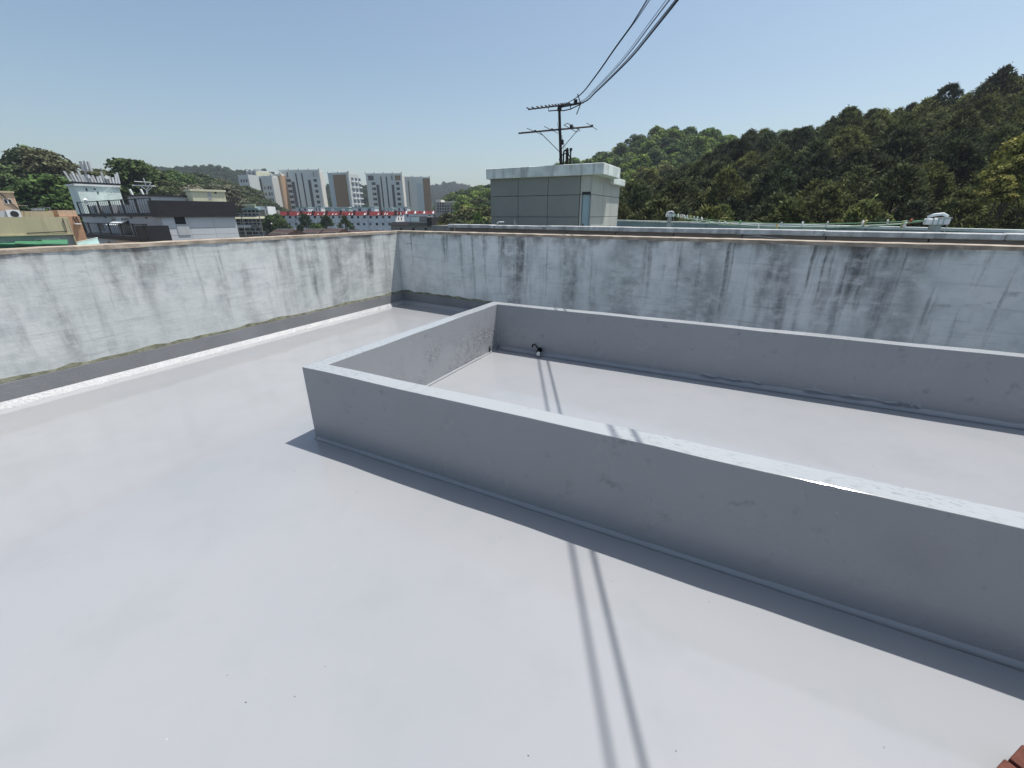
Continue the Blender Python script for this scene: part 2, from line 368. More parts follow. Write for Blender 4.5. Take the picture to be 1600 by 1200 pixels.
def fillet(P0, D, N, ln, z0, a, name):
    n = int(ln / .07); ja = [a * random.uniform(.75, 1.25) for _ in range(n + 1)]
    for i in range(1, n): ja[i] = (ja[i - 1] + ja[i]) / 2
    strip(lambda i: [P0 + D * (ln * i / n) - N * .01 + Z * z0, P0 + D * (ln * i / n) + N * ja[i] + Z * (z0 + .001), P0 + D * (ln * i / n) + N * ja[i] * .35 + Z * (z0 + ja[i] * .4), P0 + D * (ln * i / n) + N * .001 + Z * (z0 + ja[i]), P0 + D * (ln * i / n) - N * .01 + Z * (z0 + ja[i])], n, name, GREY, pr, True)
fillet(LP(-.005, 0, 0), EX, -EY, PLEN, 0, .022, 'base_fillet')
fillet(LP(0, PL_, 0), -EY, -EX, PL_, 0, .020, 'base_fillet')
fillet(LP(PT, PL_ - PT, 0), EX, -EY, PLEN - 2 * PT, PIN, .045, 'base_fillet')
fillet(LP(PT, PT, 0), EY, EX, PL_ - 2 * PT, PIN, .018, 'base_fillet')
# weep hole with ragged black rim in the left end wall
hp = LP(PT, PL_ - PT - .20, PIN + .045); b = MB(); pts = []
for k in range(11):
    a = 2 * math.pi * k / 11; rr = .030 * random.uniform(.7, 1.3)
    pts.append(hp + EY * math.cos(a) * rr * .8 + Z * (math.sin(a) * rr * 1.25) - EX * .004)
b.prism(pts, EX * .009); b.build('weep_hole', DARK, pr)
# drain pipe stub coming out of the back wall
dp = LP(PT, PL_ - PT, 0); q = onz(838, 549, .09); s_ = (q - PA).dot(EX)
dr_ = thing('drain_pipe', 'short black pipe stub with end glare painted white in the back curb wall', 'pipe', LP(s_, PL_ - PT, .08))
b = MB(); b.tube([LP(s_, PL_ - PT + .02, .085), LP(s_ + .01, PL_ - PT - .05, .078), LP(s_ + .02, PL_ - PT - .085, .066)], .030, 12); b.build('pipe', CABLE, dr_)
b = MB(); b.tube([LP(s_ + .02, PL_ - PT - .084, .066), LP(s_ + .026, PL_ - PT - .112, .058)], .0225, 12); b.build('end_glare', WHITE, dr_)  # white tip paints the glare on the glossy pipe end
b = MB(); b.tube([LP(s_ - .03, PL_ - PT - .004, .10), LP(s_ - .05, PL_ - PT - .03, .145), LP(s_ - .09, PL_ - PT - .012, .135), LP(s_ - .10, PL_ - PT - .004, .10)], .007, 6); b.build('wire_loop', CABLE, dr_)
# peeled paint flaps at the foot of the back wall (inside)
for (x0, y0, x1, y1) in ((1098, 579, 1190, 596), (1258, 610, 1398, 628), (1398, 627, 1436, 634)):
    z0 = .07; a = onz(x0, y0, z0); c = onz(x1, y1, z0); sa, sb = (a - PA).dot(EX), (c - PA).dot(EX)
    n = 14; jz = [random.uniform(-.012, .012) for _ in range(n + 1)]
    strip(lambda i: [LP(sa + (sb - sa) * i / n, PL_ - PT + .004, z0 + jz[i]), LP(sa + (sb - sa) * i / n, PL_ - PT - .012 - .006 * math.sin(i), z0 + .004 + jz[i]), LP(sa + (sb - sa) * i / n, PL_ - PT + .004, z0 + .022 + jz[i])], n, 'peeling_paint', GREY, pr)
# grit on the floors
b = MB()
for k in range(46):
    if k < 34: px, py = random.uniform(250, 1500), random.uniform(700, 1195)
    else: px, py = random.uniform(820, 1400), random.uniform(600, 700)
    p = onz(px, py, 0)
    inside = -0.15 < (p - PA).dot(EY) < PL_ + .15 and (p - PA).dot(EX) > -.15
    if inside and (p - PA).dot(EY) < .25: continue
    z0 = PIN if inside else 0; a = random.uniform(0, 3); rr = random.uniform(.0008, .0022); e = Vector((math.cos(a), math.sin(a), 0)); f = Vector((-e.y, e.x, 0))
    b.mi = random.choice((0, 0, 1))
    b.add([p + Z * z0 + e * rr * 2, p + Z * z0 + f * rr, p + Z * z0 - e * rr * 2, p + Z * z0 - f * rr, p + Z * (z0 + rr)], [(0, 1, 4), (1, 2, 4), (2, 3, 4), (3, 0, 4)])
tag(b.build('grit', [DARK, LIT]), kind='stuff')

# loose red bricks lying in a row at the lower right corner of the floor
ba, bb = onz(1598, 1162, .062), onz(1556, 1208, .062); bd = (bb - ba).normalized()
fb = Fr(ba.x, ba.y, math.degrees(math.atan2(bd.y, bd.x)))
for k, lab in enumerate(('red brick lying on the roof floor at the picture corner, far end of its row', 'red brick next to the far one at the lower right corner')):
    u = .101 * k + (.0, .0, .004)[k]; dv = (0, -.006, .004)[k]
    o = MB(fb).box(u, u + .090, dv, dv + .19, 0, .062 - .002 * (k == 1)).build('brick', BRICK); bevel(o, .004, 2); tag(o, lab, 'brick', 'bricks at the roof corner')

# our own brick stair house behind the viewer (its colour shows in the glossy curb)
hb = Fr(-.75, -1.75, -27.4); hs = thing('brick_stair_house', 'red brick stair house standing on the roof behind the viewer', 'stair house', hb.P(3.5, -1.5, 0))
MB(hb).box(2.2, 8.5, -3.2, 0, 0, 2.7).build('wall', BRICK, hs); MB(hb).box(2.0, 8.7, -3.4, .2, 2.7, 2.95).build('roof_slab', SLABM, hs)
MB(hb).box(3.0, 3.9, .004, .05, .01, 2.0).build('door', DARK, hs)

# ------------------------------------------------------------------ NEIGHBOUR ROOF (right)
zc = 1.30; a = onz(700, 350.4, zc); c = onz(1600, 365.2, zc); dd = (c - a).normalized(); ndeg = math.degrees(math.atan2(dd.y, dd.x))
NB = Fr(a.x, a.y, ndeg); NLEN = (c - a).length + 4.0
nb = thing('neighbour_building', 'next-door building with dark brown clad wall and worn white coping behind the right parapet', 'building', (a.x, a.y, GZ))
MB(NB).box(.25, NLEN, .12, .30, GZ, zc - .109).build('wall', DARK, nb)
MB(NB).box(.31, 14, .31, 12.0, GZ, .25).build('roof_deck', STONE, nb)
k = 0; u = .28; pw = 1.52
pm = MB(NB).box(0, pw - .022, .06, .118, .20, zc - .112)
while u < NLEN - .1:
    MB(NB).box(u, min(u + pw - .025, NLEN), .06, .118, .15, zc - .112).build('cladding_panel', BROWN, nb); u += pw
# coping: short lengths with open joints
u = 0
while u < NLEN:
    ln = random.uniform(1.9, 2.6); o = MB(NB).box(u, min(u + ln - .008, NLEN), -.02 + random.uniform(-.006, .006), .34, zc - .106, zc + random.uniform(-.008, .004)).build('coping', COPING, nb); bevel(o, .012, 1); u += ln
MB(NB).box(-1.0, -.01, .1, .9, GZ, zc - .05).build('end_wall', STONE, nb)
# things lying on / hooked over the coping
hk = thing('pipe_hook', 'small white bent pipe lying over the coping left of the stair house', 'pipe', NB.P(*(lambda q: (q[0], .1, q[1]))(NB.front(778, 352, .1))))
h0 = at(777, 352.6, 13.4); b = MB(); b.tube([h0, h0 + Vector((.0, 0, .07)), h0 + Vector((.05, 0, .10)), h0 + Vector((.20, .02, .10))], .014, 6); b.build('bent_pipe', WHITE, hk)
h0 = at(805, 352.5, 12.9); tag(MB().tube([h0, h0 + Vector((-.03, 0, .16))], .009, 5).tube([h0 + Vector((.07, .01, -.02)), h0 + Vector((-.03, 0, .09))], .008, 5).build('wire_prop', GALV), 'thin bent wire prop sticking up from the coping before the stair house', 'wire')
h0 = NB.P(NB.front(1160, 373, -.03)[0], -.035, 1.14); b = MB(); pts = [h0 + NB.e * t + Z * (.02 * math.sin(t * 5) - .012 * t) for t in np.linspace(0, 1.0, 9)]
b.tube(pts, .007, 5); b.tube([h0 - NB.e * .12 + Z * .05, h0 + Z * .06, h0 + NB.e * .35 + Z * .035], .006, 5)
tag(b.build('cable_scrap', GALV), 'loose grey cable end drooping under the right-hand coping', 'cable')
# teal far parapet
ta = Vector((gx(963, 22.0), 22.0, 0)); tb = Vector((gx(1600, 7.55), 7.55, 0)); td = (tb - ta).normalized()
TW = Fr(ta.x, ta.y, math.degrees(math.atan2(td.y, td.x))); tl = (tb - ta).length + 2.2
tw = thing('teal_parapet', 'teal-blue painted parapet with pale top edge at the far side of the next roof', 'wall', (ta.x, ta.y, .2))
ztp = at(963, 343.6, 22.0).z; zt2 = at(1600, 359.2, 7.55).z
u = -3.0; pn = 0
while u < tl:
    ln = random.choice((1.9, 2.4, 3.1)); z_ = ztp + (zt2 - ztp) * (u / tl)
    MB(TW).box(u, min(u + ln - .03, tl), 0, .16, .2, z_ - .05).build('wall_panel', TEAL, tw)
    u += ln
MB(TW).box(-3.0, tl, .03, .14, .2, min(ztp, zt2) - .08).build('wall_core', DARK, tw)
b = MB(); P = TW.P; b.add([P(-3, -.03, ztp - .05), P(tl, -.03, zt2 - .05), P(tl, .2, zt2 - .05), P(-3, .2, ztp - .05), P(-3, -.03, ztp), P(tl, -.03, zt2), P(tl, .2, zt2), P(-3, .2, ztp)], [(3, 2, 1, 0), (4, 5, 6, 7), (0, 1, 5, 4), (1, 2, 6, 5), (2, 3, 7, 6), (3, 0, 4, 7)])
b.build('top_edge', SLABM, tw)

# clothes-line posts
def post(px, Y, ytop, ybot, wpx, hw, label, seed):
    X = gx(px, Y); base = Vector((X, Y, .25)); r = thing('clothesline_post', label, 'post', base, 'clothes-line posts on the next roof')
    zt = at(px, ytop, Y).z; wd = wpx / 712 * Y / 2; f = Fr(X, Y, -25)
    o = MB(f).box(-wd, wd, -wd, wd, .25, zt - .14, top=wd * .12).build('post', RUST, r); bevel(o, .012, 1)
    o = MB(f).box(-hw, hw, -wd * 1.15, wd * 1.15, zt - .14, zt - .03).build('crossarm', WHITE, r); bevel(o, .015, 1)
    MB(f).box(-hw * .1, hw * 1.05, -wd * 1.25, wd * 1.25, zt - .03, zt - .012).build('cover_board', COPING, r)
    for du in (-.55, -.1, .35):
        MB(f).box(hw * du, hw * du + .018, -wd * 1.25, wd * 1.25, zt - .145, zt - .029).build('binding', TEALR, r)
    b = MB(); pts = [f.P(-hw * .9, 0, zt - .01), f.P(-hw * .4, 0, zt + .03), f.P(hw * .3, -.02, zt + .045), f.P(hw * .8, 0, zt)]
    b.tube(pts, .028, 7); b.build('rag_wrap', SHEET, r, True)
    b = MB(); b.tube([f.P(hw * .95, -.03, zt - .13), f.P(hw * .9, -.04, zt - .45)], .006, 4); b.build('hanging_string', WHITE, r)
    return f.P(-hw if px > 1200 else hw, 0, zt - .07)
pr_ = post(1467, 8.4, 338.5, 360, 14, .165, 'larger rusty white clothes-line post at the right end of the line', 1)
pl_ = post(1047, 17.0, 332.5, 357, 6.5, .15, 'smaller white clothes-line post near the stair house', 2)
PEGC = [paint('peg_white', (.78, .78, .76)), paint('peg_yellow', (.65, .52, .25)), paint('peg_green', (.25, .5, .25)), paint('peg_red', (.5, .12, .10))]
LINEG = paint('green_cord', (.16, .30, .17), .7); LINEW = paint('pale_cord', (.55, .62, .58), .7)
cords = []
for i, (mat_, sag, dz, dx, lab) in enumerate(((LINEG, .16, 0, 0, 'upper green clothes-line cord strung between the two posts'), (LINEW, .21, -.025, .05, 'pale lower clothes-line cord strung between the two posts'), (LINEG, .235, -.04, -.05, 'slack green clothes-line cord hanging lowest between the posts'))):
    pts = [pl_.lerp(pr_, t) + Vector((dx, 0, dz * (1 if .01 < t < .99 else 0) - 4 * sag * t * (1 - t))) for t in np.linspace(0, 1, 25)]
    tag(MB().tube(pts, .010, 5).build('clothesline', mat_), lab, 'cord', 'clothes lines'); cords.append(pts)
pgb = MB(); pgb.box(-.011, .011, -.014, -.002, -.055, .045).box(-.011, .011, .002, .014, -.055, .045).box(-.007, .007, -.012, .012, .0, .012)
pegm = [pgb.mesh('peg', mm) for mm in PEGC]
names = ['white', 'yellowish', 'green', 'red']
pegts = [(.03, 0), (.045, 3), (.05, 0), (.065, 0), (.08, 0), (.10, 0), (.12, 1), (.15, 0), (.17, 0), (.20, 0), (.24, 2), (.30, 0), (.33, 0), (.36, 1), (.42, 2), (.50, 0), (.58, 1), (.60, 0), (.68, 0), (.76, 0), (.86, 0), (.865, 1), (.92, 0), (.95, 1), (.955, 0), (.97, 3)]
for t, c_ in pegts:
    pts = cords[random.choice((0, 0, 1))]; k = t * 24; i = min(int(k), 23); p = pts[i].lerp(pts[i + 1], k - i)
    o = put('clothes_peg', pegm[c_], p, None, random.uniform(0, 3), random.uniform(1.0, 1.5)); o.rotation_euler = (random.uniform(-.5, .5), random.uniform(-.6, .6), R(-70) + random.uniform(-.3, .3))
    where = ' close to the small post' if t < .13 else ' close to the larger post' if t > .85 else ' along the middle of the clothes line'
    tag(o, names[c_] + ' clothes peg clipped' + where, 'clothes peg', 'clothes pegs on the line')

# stair house
SA = Vector((-.981, 18.0, 0)); SH = Fr(SA.x, SA.y, -27.44); zt = 3.225
su = (Vector((3.0987, 15.8817, 0)) - SA).length; sv = 2.25
zb = SH.front(759, 280)[1]; zb2 = SH.front(880, 277.5)[1]
st = thing('stair_house', 'square grey-panelled stair house with overhanging pale concrete slab roof', 'stair house', SH.P(2.2, 1.4, .25))
o = MB(SH).box(0, su, 0, sv, zb, zt).build('roof_slab', [SLABM], st); bevel(o, .015, 1)
MB(SH).box(.03, su - .03, .03, sv - .03, zb - .004, zb - .001).build('soffit', SOFFIT, st)
zq = 2.70; v0 = .17; uR = 4.2; vE = SH.side(966.5, 320, uR)[0]
o = MB(SH).box(.2, uR + .17, sv + .01, vE + .12, zq, zb + .06).build('rear_slab', [SLABM], st); bevel(o, .015, 1)
u0 = SH.front(766.5, 320, v0)[0]; u1 = SH.front(905, 320, v0)[0]
MB(SH).box(u0 + .05, uR - .06, v0 + .14, vE - .05, .25, zq - .003).build('core_wall', STONE, st)
MB(SH).box(u0 + .05, uR - .06, v0 + .14, sv, zq - .002, zb - .005).build('upper_wall', STONE, st)
zs = [SH.front(830, y, v0)[1] for y in (281, 306, 339)]; zs = [zb - .006, zs[1], zs[2], zs[2] - 1.25]
pus = [u0, SH.front(809.5, 320, v0)[0], SH.front(855.5, 320, v0)[0], u1]
for i in range(3):
    for j in range(3):
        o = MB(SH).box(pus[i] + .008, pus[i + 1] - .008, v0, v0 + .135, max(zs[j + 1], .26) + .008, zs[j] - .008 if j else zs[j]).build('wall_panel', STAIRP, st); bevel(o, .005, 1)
# door bay in the front face, then the sunlit right-hand face
ud0 = SH.front(909, 330, v0 + .05)[0]; ud1 = SH.front(921, 330, v0 + .05)[0]; zd = SH.front(915, 304, v0 + .05)[1]
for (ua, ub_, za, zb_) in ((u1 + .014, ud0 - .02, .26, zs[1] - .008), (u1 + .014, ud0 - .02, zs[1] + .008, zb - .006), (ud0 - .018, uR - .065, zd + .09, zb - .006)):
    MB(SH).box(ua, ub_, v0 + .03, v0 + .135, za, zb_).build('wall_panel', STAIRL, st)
d_ = MB(SH).box(ud0, ud1, v0 + .09, v0 + .13, .26, zd).build('door', DOORB, st)
MB(SH).box(ud0 + .05, ud0 + .08, v0 + .06, v0 + .088, 1.15, 1.3).build('handle', DARK, d_)
MB(SH).box(ud1 + .005, uR - .062, v0 + .02, v0 + .134, .26, zd).box(ud0 - .017, uR - .062, v0 + .02, v0 + .134, zd + .002, zd + .085).build('door_frame', DARK, st)
vs_ = [v0 + .0, SH.side(941, 320, uR)[0], SH.side(953, 320, uR)[0], vE]
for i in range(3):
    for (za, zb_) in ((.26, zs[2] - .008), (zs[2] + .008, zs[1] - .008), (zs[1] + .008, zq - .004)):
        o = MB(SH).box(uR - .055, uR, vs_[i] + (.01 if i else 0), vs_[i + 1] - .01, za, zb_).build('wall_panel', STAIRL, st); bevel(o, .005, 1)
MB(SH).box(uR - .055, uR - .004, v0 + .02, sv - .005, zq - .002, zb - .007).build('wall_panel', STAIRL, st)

# antenna mast with two aerials
AY = 17.0; mb_ = at(876.5, 262, AY); mb_.z = zt; an = thing('tv_antenna', 'tall dark mast with two rake aerials on the stair house roof', 'antenna', mb_)
mt = at(873.8, 166, AY); mdir = (mt - mb_).normalized()
MB().tube([mb_, mt], .055, 8, r2=.045).build('mast', BLACKM, an)
b = MB(); b.tube([at(874.5, 165, AY), at(874, 173.5, AY)], .075, 8); b.build('mast_head', BLACKM, an)
MB().box(*(lambda p: (p.x - .02, p.x + .12, p.y - .1, p.y - .03, p.z - .09, p.z + .06))(at(875, 222, AY))).build('junction_box', BLACKM, an)
EL = Vector((-.42, -.90, 0)).normalized()
ua = thing('top_aerial', 'upper comb aerial with many short rods and cross reflector on the mast', 'aerial', at(874, 166, AY), 'aerials on the antenna mast')
A0, A1 = at(825, 171, AY), at(912, 160.5, AY)
MB().tube([A0, A1], .022, 6).build('boom', BLACKM, ua)
em = MB().tube([EL * -.16, EL * .16], .020, 5).mesh('rod', BLACKM)
for px in (826, 834, 841.5, 848, 854.5, 860, 865, 869.5, 874, 878, 881, 884.5, 888, 891): put('rod', em, A0.lerp(A1, (px - 825) / 87) + Z * .02, ua)
c0 = at(907.5, 162, AY); MB().tube([at(902.5, 147, AY - .3), c0], .018, 5).build('reflector_arm', BLACKM, ua); MB().tube([at(901, 178.5, AY + .3), c0], .018, 5).build('reflector_arm', BLACKM, ua)
MB().box(*(lambda p: (p.x - .06, p.x + .05, p.y - .06, p.y + .06, p.z - .04, p.z + .08))(at(899.5, 160, AY))).build('balun_box', BLACKM, ua)
b = MB(); b.tube([at(857, 167, AY), at(857, 173.5, AY), at(874, 172, AY), at(880, 173, AY), at(891.5, 170.5, AY), at(908, 162.5, AY)], .018, 5); b.tube([at(891.5, 170.5, AY), at(891.5, 163.5, AY)], .016, 5); b.build('support_bracket', BLACKM, ua)
la = thing('lower_aerial', 'lower long-boom aerial with four slanted rods and diagonal struts', 'aerial', at(874, 203, AY), 'aerials on the antenna mast')
B0, B1 = at(810, 208.3, AY), at(926, 197.5, AY); MB().tube([B0, B1], .028, 6).build('boom', BLACKM, la)
for px, hl in ((836, .72), (862.5, .75), (925, .68)):
    p = B0.lerp(B1, (px - 810) / 116); MB().tube([p + EL * hl, p - EL * hl], .010, 5).build('rod', BLACKM, la)
    MB().box(p.x - .035, p.x + .035, p.y - .03, p.y + .03, p.z, p.z + .05).build('rod_clamp', BLACKM, la)
p = B0.lerp(B1, (893 - 810) / 116); e2 = Vector((.09, 0, .04))
MB().tube([p + EL * .72 - e2 * .3, p - EL * .72 - e2 * .3, p - EL * .74 + e2, p + EL * .72 + e2, p + EL * .74 - e2 * .3], .011, 5).build('folded_dipole', BLACKM, la)
MB().box(p.x - .06, p.x + .04, p.y - .05, p.y + .05, p.z, p.z + .11).build('dipole_box', BLACKM, la)
for xa, ya in ((843.5, 206.5), (905, 200.5)): MB().tube([at(xa, ya, AY), at(874, 237, AY)], .012, 5).build('strut', BLACKM, la)
b = MB()
for x1_, x2_ in ((876, 885.5), (875.5, 882), (872.5, 870.5)):
    pa, pb = at(x1_, 206, AY), at(x2_, 240 if x2_ > 872 else 190, AY); b.tube([pa, pa.lerp(pb, .5) + Vector((.02, 0, -.06)), pb], .007, 4)
b.build('coax_leads', CABLE, an)
# bits on the slab: cable coil over bent vent pipes, short post with wire
vp = thing('vent_pipe', 'bent black twin vent pipe beside the antenna mast foot', 'pipe', Vector((at(884, 256, AY).x, AY, zt)))
for (xa, xb, yt) in ((880, 886, 235), (884.5, 886.5, 232)):
    pa, pb = at(xa, 256, AY - .15), at(xb, 256, AY - .15); zt_ = at(xa, yt, AY - .15).z; pts = [Vector((pa.x, pa.y, zt))]
    for k in range(7):
        a = math.pi - math.pi * k / 6; pts.append(Vector(((pa.x + pb.x) / 2 + math.cos(a) * (pb.x - pa.x) / 2, pa.y, zt_ - .06 + math.sin(a) * .06)))
    pts.append(Vector((pb.x, pb.y, zt))); MB().tube(pts, .030, 7).build('bent_pipe', BLACKM, vp)
cl = at(882.5, 251, AY - .35); b = MB(); pts = [cl + Vector((.19 * math.cos(t), .04 * math.sin(3 * t), .03 + .19 * math.sin(t) + .02 * math.sin(2 * t))) for t in np.linspace(0, 4 * math.pi, 40)]
b.tube(pts, .017, 6); tag(b.build('cable_coil', CABLE), 'black coil of cable leaning upright on the slab roof by the mast', 'cable coil')
pp = thing('short_post', 'thin black post with a round top standing right of the cable coil', 'post', Vector((at(891.8, 255, AY - .2).x, AY - .2, zt)))
pt_ = at(892, 234, AY - .2); MB().tube([Vector((pt_.x, pt_.y, zt)), pt_], .026, 6).build('pole', BLACKM, pp); MB().tube([pt_ - Z * .03, pt_ + Z * .05], .05, 8).build('round_top', BLACKM, pp)
MB().tube([pt_, pt_ + Vector((-.06, 0, -.1)), pt_ + Vector((-.09, 0, -.25)), pt_ + Vector((-.05, 0, -.30)), pt_ + Vector((0, 0, -.29))], .010, 4).build('wire_loop', CABLE, pp)

# overhead cables: they hang in the two planes whose shadows cross the roof floor
KX = SD.x / SD.z
def hang(x0, pix, r, name, label, extra_z=0., end=None, tail=-14.0):
    pts = []
    for (px, py) in pix:
        d = ray(px, py); t = (x0 + KX * CH) / (d.x - KX * d.z); pts.append(EYE + d * t)
    if end is not None: pts[0] = end
    # continue overhead and behind
    a, b_ = pts[-2], pts[-1]; y = b_.y; z = b_.z; sl = (a.z - b_.z) / (a.y - b_.y)
    y2 = y
    while y2 > tail:
        y2 -= .8; sl = sl - .05 * .8 * .55; z = z - sl * .8; pts.append(Vector((x0 + KX * z, y2, z)))
    # smooth sampling
    out = []
    P_ = [pts[0] * 2 - pts[1]] + pts + [pts[-1] * 2 - pts[-2]]
    for i in range(1, len(P_) - 2):
        p0, p1, p2, p3 = P_[i - 1:i + 3]
        for k in range(4):
            t = k / 4; out.append(.5 * ((2 * p1) + (p2 - p0) * t + (2 * p0 - 5 * p1 + 4 * p2 - p3) * t * t + (3 * p1 - p0 - 3 * p2 + p3) * t ** 3))
    out.append(pts[-1]); o = MB().tube(out, r, 5).build(name, CABLE); tag(o, label, 'cable', 'overhead cables from the antenna mast'); return out
hd = at(874.5, 168, AY)
XA, XB = .305, .41
hang(XA, [(880, 171), (905, 149), (930, 119), (959.5, 77), (985, 42), (994, 28), (1011, 0)], .009, 'overhead_cable', 'uppermost overhead cable, leftmost of the twisted upper pair', end=hd)
hang(XA + .008, [(881, 171), (906, 149.2), (931, 119.2), (960.5, 77.2), (986, 42.2), (996, 28.5), (1015, 0)], .006, 'overhead_cable', 'thin overhead cable twisted beside the uppermost one', end=hd + Z * .01)
hang(XB, [(893, 168), (911, 160.5), (931, 144), (947, 129), (968, 108.5), (990.5, 85), (1021.5, 47), (1059, 0)], .0105, 'overhead_cable', 'thickest overhead cable at the lower edge of the bundle', end=hd - Z * .01)
hang(XB + .006, [(893, 167.5), (910, 160), (930, 143), (946, 127.7), (967, 106.8), (989, 82.7), (1019.5, 45), (1055.5, 0)], .006, 'overhead_cable', 'overhead cable running tight above the thickest one', end=hd)
hang(XB - .005, [(892, 166.5), (908.5, 159), (928, 142), (944, 126), (964.5, 104.5), (985.5, 80), (1013, 43.5), (1046, 0)], .0065, 'overhead_cable', 'middle overhead cable of the lower bundle', end=hd + Z * .01)
hang(XB + .002, [(892, 166), (908, 158), (927, 140.5), (943, 124.5), (963, 102.5), (983.5, 78), (1009.5, 42.5), (1041, 0)], .0035, 'overhead_cable', 'thinnest overhead cable, uppermost of the lower bundle', end=hd + Z * .02)

# ------------------------------------------------------------------ BUILDINGS
def win(fr, r, parent, glass=GLASS, frame=None, d=.06, sill=None):
    """window part set on a front plane: frame proud, glass recessed; r = (u0,u1,w0,w1,v)"""
    u0, u1, w0, w1, v = r; t = min(.08, (u1 - u0) * .06)
    fm = MB(fr).box(u0, u1, v - .03, v - .004, w0, w0 + t).box(u0, u1, v - .03, v - .004, w1 - t, w1).box(u0, u0 + t, v - .03, v - .004, w0 + t, w1 - t).box(u1 - t, u1, v - .03, v - .004, w0 + t, w1 - t).build('window', frame or WHITE, parent)
    MB(fr).box(u0 + t, u1 - t, v - .012, v - .003, w0 + t, w1 - t).build('pane', glass, fm)
    return fm

# --- terraced grey building with black railings (left)
F1 = Fr(gx(250, 42.0), 42.0, -34)
b1 = thing('terraced_building', 'grey flat-roofed building with black railings on two terraces', 'building', F1.P(-8, 4, GZ))
zr = F1.front(250, 333.5)[1]; zrt = F1.front(243, 313)[1]; uL = F1.front(126, 333)[0]
vK = F1.side(366, 335)[0]
MB(F1).box(uL, 0, 0, vK, GZ, zr - .25).build('wall', GREYW, b1)
MB(F1).box(uL - .15, .15, -.15, vK + .1, zr - .25, zr).build('roof_slab', BLKBAND, b1)
# black parapet block on the right part
ub = F1.front(238, 322)[0]
MB(F1).box(ub, .28, -.28, vK + .15, zr - .3, zrt).build('black_parapet', BLKBAND, b1)
# pale tile panels on the right-hand face
zl = [zr - .3, F1.side(300, 356)[1], F1.side(300, 367)[1], F1.side(300, 380)[1], GZ]
nv = 3
for j in range(4):
    for i in range(nv):
        va, vb = vK * i / nv, vK * (i + 1) / nv
        MB(F1).box(.01, .05, va + .01, vb - .01, zl[j + 1] + .012, zl[j] - .012).build('facing_panel', GREYL, b1)
# dark window opening on that face with grey sill panel
va, wa = F1.side(271, 338, .05); vb, wb = F1.side(291, 350, .05)
MB(F1).box(.052, .075, va, vb, wb, wa + .1).build('window', GLASS, b1)
MB(F1).box(.052, .10, va + .02, vb + .15, wb - 1.0, wb - .01).build('sill_panel', GREYW, b1)
# railings
def railing(fr, ua, ub_, v, w0, w1, parent, posts, bars):
    rl = MB(fr).box(ua, ub_, v - .04, v + .04, w1 - .07, w1).box(ua, ub_, v - .03, v + .03, w0, w0 + .06).build('railing', BLKBAND, parent)
    for k in range(posts + 1):
        u = ua + (ub_ - ua) * k / posts; MB(fr).box(u - .06, u + .06, v - .055, v + .055, w0, w1 + .02).build('railing_post', BLKBAND, rl)
    b = MB(fr)
    for k in range(bars):
        u = ua + (ub_ - ua) * (k + .5) / bars; b.box(u - .022, u + .022, v - .015, v + .015, w0, w1 - .05)
    b.build('railing_bars', BLKBAND, rl); return rl
railing(F1, uL, ub - .05, 0, zr, zr + 1.35, b1, 6, 36)
MB(F1).box(uL, ub, .9, 1.0, zr, zr + .9).build('inner_wall', GREYW, b1)
# lower terrace
vt = -2.2
T0 = F1.front(109, 352, vt); T1 = F1.front(233, 372, vt); zt1 = F1.front(170, 368, vt)[1]; zt2_ = F1.front(200, 355, vt)[1]
MB(F1).box(T0[0], .3, vt, -.004, zt1 - .35, zt1).build('terrace_slab', BLKBAND, b1)
MB(F1).box(T0[0], .1, vt + .15, -.005, GZ, zt1 - .351).build('lower_wall', GREYW, b1)
uc = F1.front(231, 365, vt)[0]
railing(F1, T0[0], uc - .1, vt + .1, zt1, zt1 + 1.15, b1, 7, 44)
MB(F1).box(uc - .6, .34, vt - .02, -.35, zt1 - .36, zt1 + 1.0).build('terrace_end_block', BLKBAND, b1)
for (x0, y0, x1, y1) in ((174, 341, 180, 345), (193, 341, 204, 366), (156, 349, 162, 360), (222, 351, 230, 357)):
    u0_, u1_, w0_, w1_ = F1.rect(x0, y0, x1, y1); MB(F1).box(u0_, u1_, -.03, -.004, w0_, w1_).build('window', GLASS, b1)
for (x, y) in ((147, 338), (165, 339), (205.5, 340), (229, 340.5)):
    u0_, u1_, w0_, w1_ = F1.rect(x - 1.2, y - 1.3, x + 1.2, y + 1.3); MB(F1).box(u0_, u1_, -.05, -.004, w0_, w1_).build('vent', DARK, b1)
for (x, y) in ((132, 372), (144, 379), (171, 379), (185, 381)):
    u0_, u1_, w0_, w1_ = F1.rect(x - 2, y - 2, x + 2, y + 2, vt + .15); MB(F1).box(u0_, u1_, vt + .11, vt + .146, w0_, w1_).build('window', GLASS, b1)
u0_, u1_, w0_, w1_ = F1.rect(165, 346, 181, 351, -1)
b = MB(); b.prism([F1.P(u0_, -.005, w1_ + .1), F1.P(u0_, -1.1, w0_), F1.P(u0_, -1.1, w0_ - .08), F1.P(u0_, -.005, w1_ + .02)], F1.e * (u1_ - u0_)); b.build('awning', WHITE, b1)
# air conditioners standing on the upper terrace
for px in (150, 175):
    u, _ = F1.front(px, 325, .45); r = thing('air_conditioner', 'outdoor air-conditioner unit behind the railing, %s of the pair' % ('left' if px == 150 else 'right'), 'air conditioner', F1.P(u, .6, zr), 'air conditioners on the upper terrace')
    MB(F1).box(u - .5, u + .5, .35, .75, zr, zr + .95).build('case', GALV, r)
    b = MB(); b.tube([F1.P(u, .349, zr + .48), F1.P(u, .325, zr + .48)], .36, 16); f_ = b.build('fan_grille', DARK, r)
    b = MB(); b.tube([F1.P(u, .324, zr + .48), F1.P(u, .31, zr + .48)], .12, 10); b.build('hub', GALV, f_)
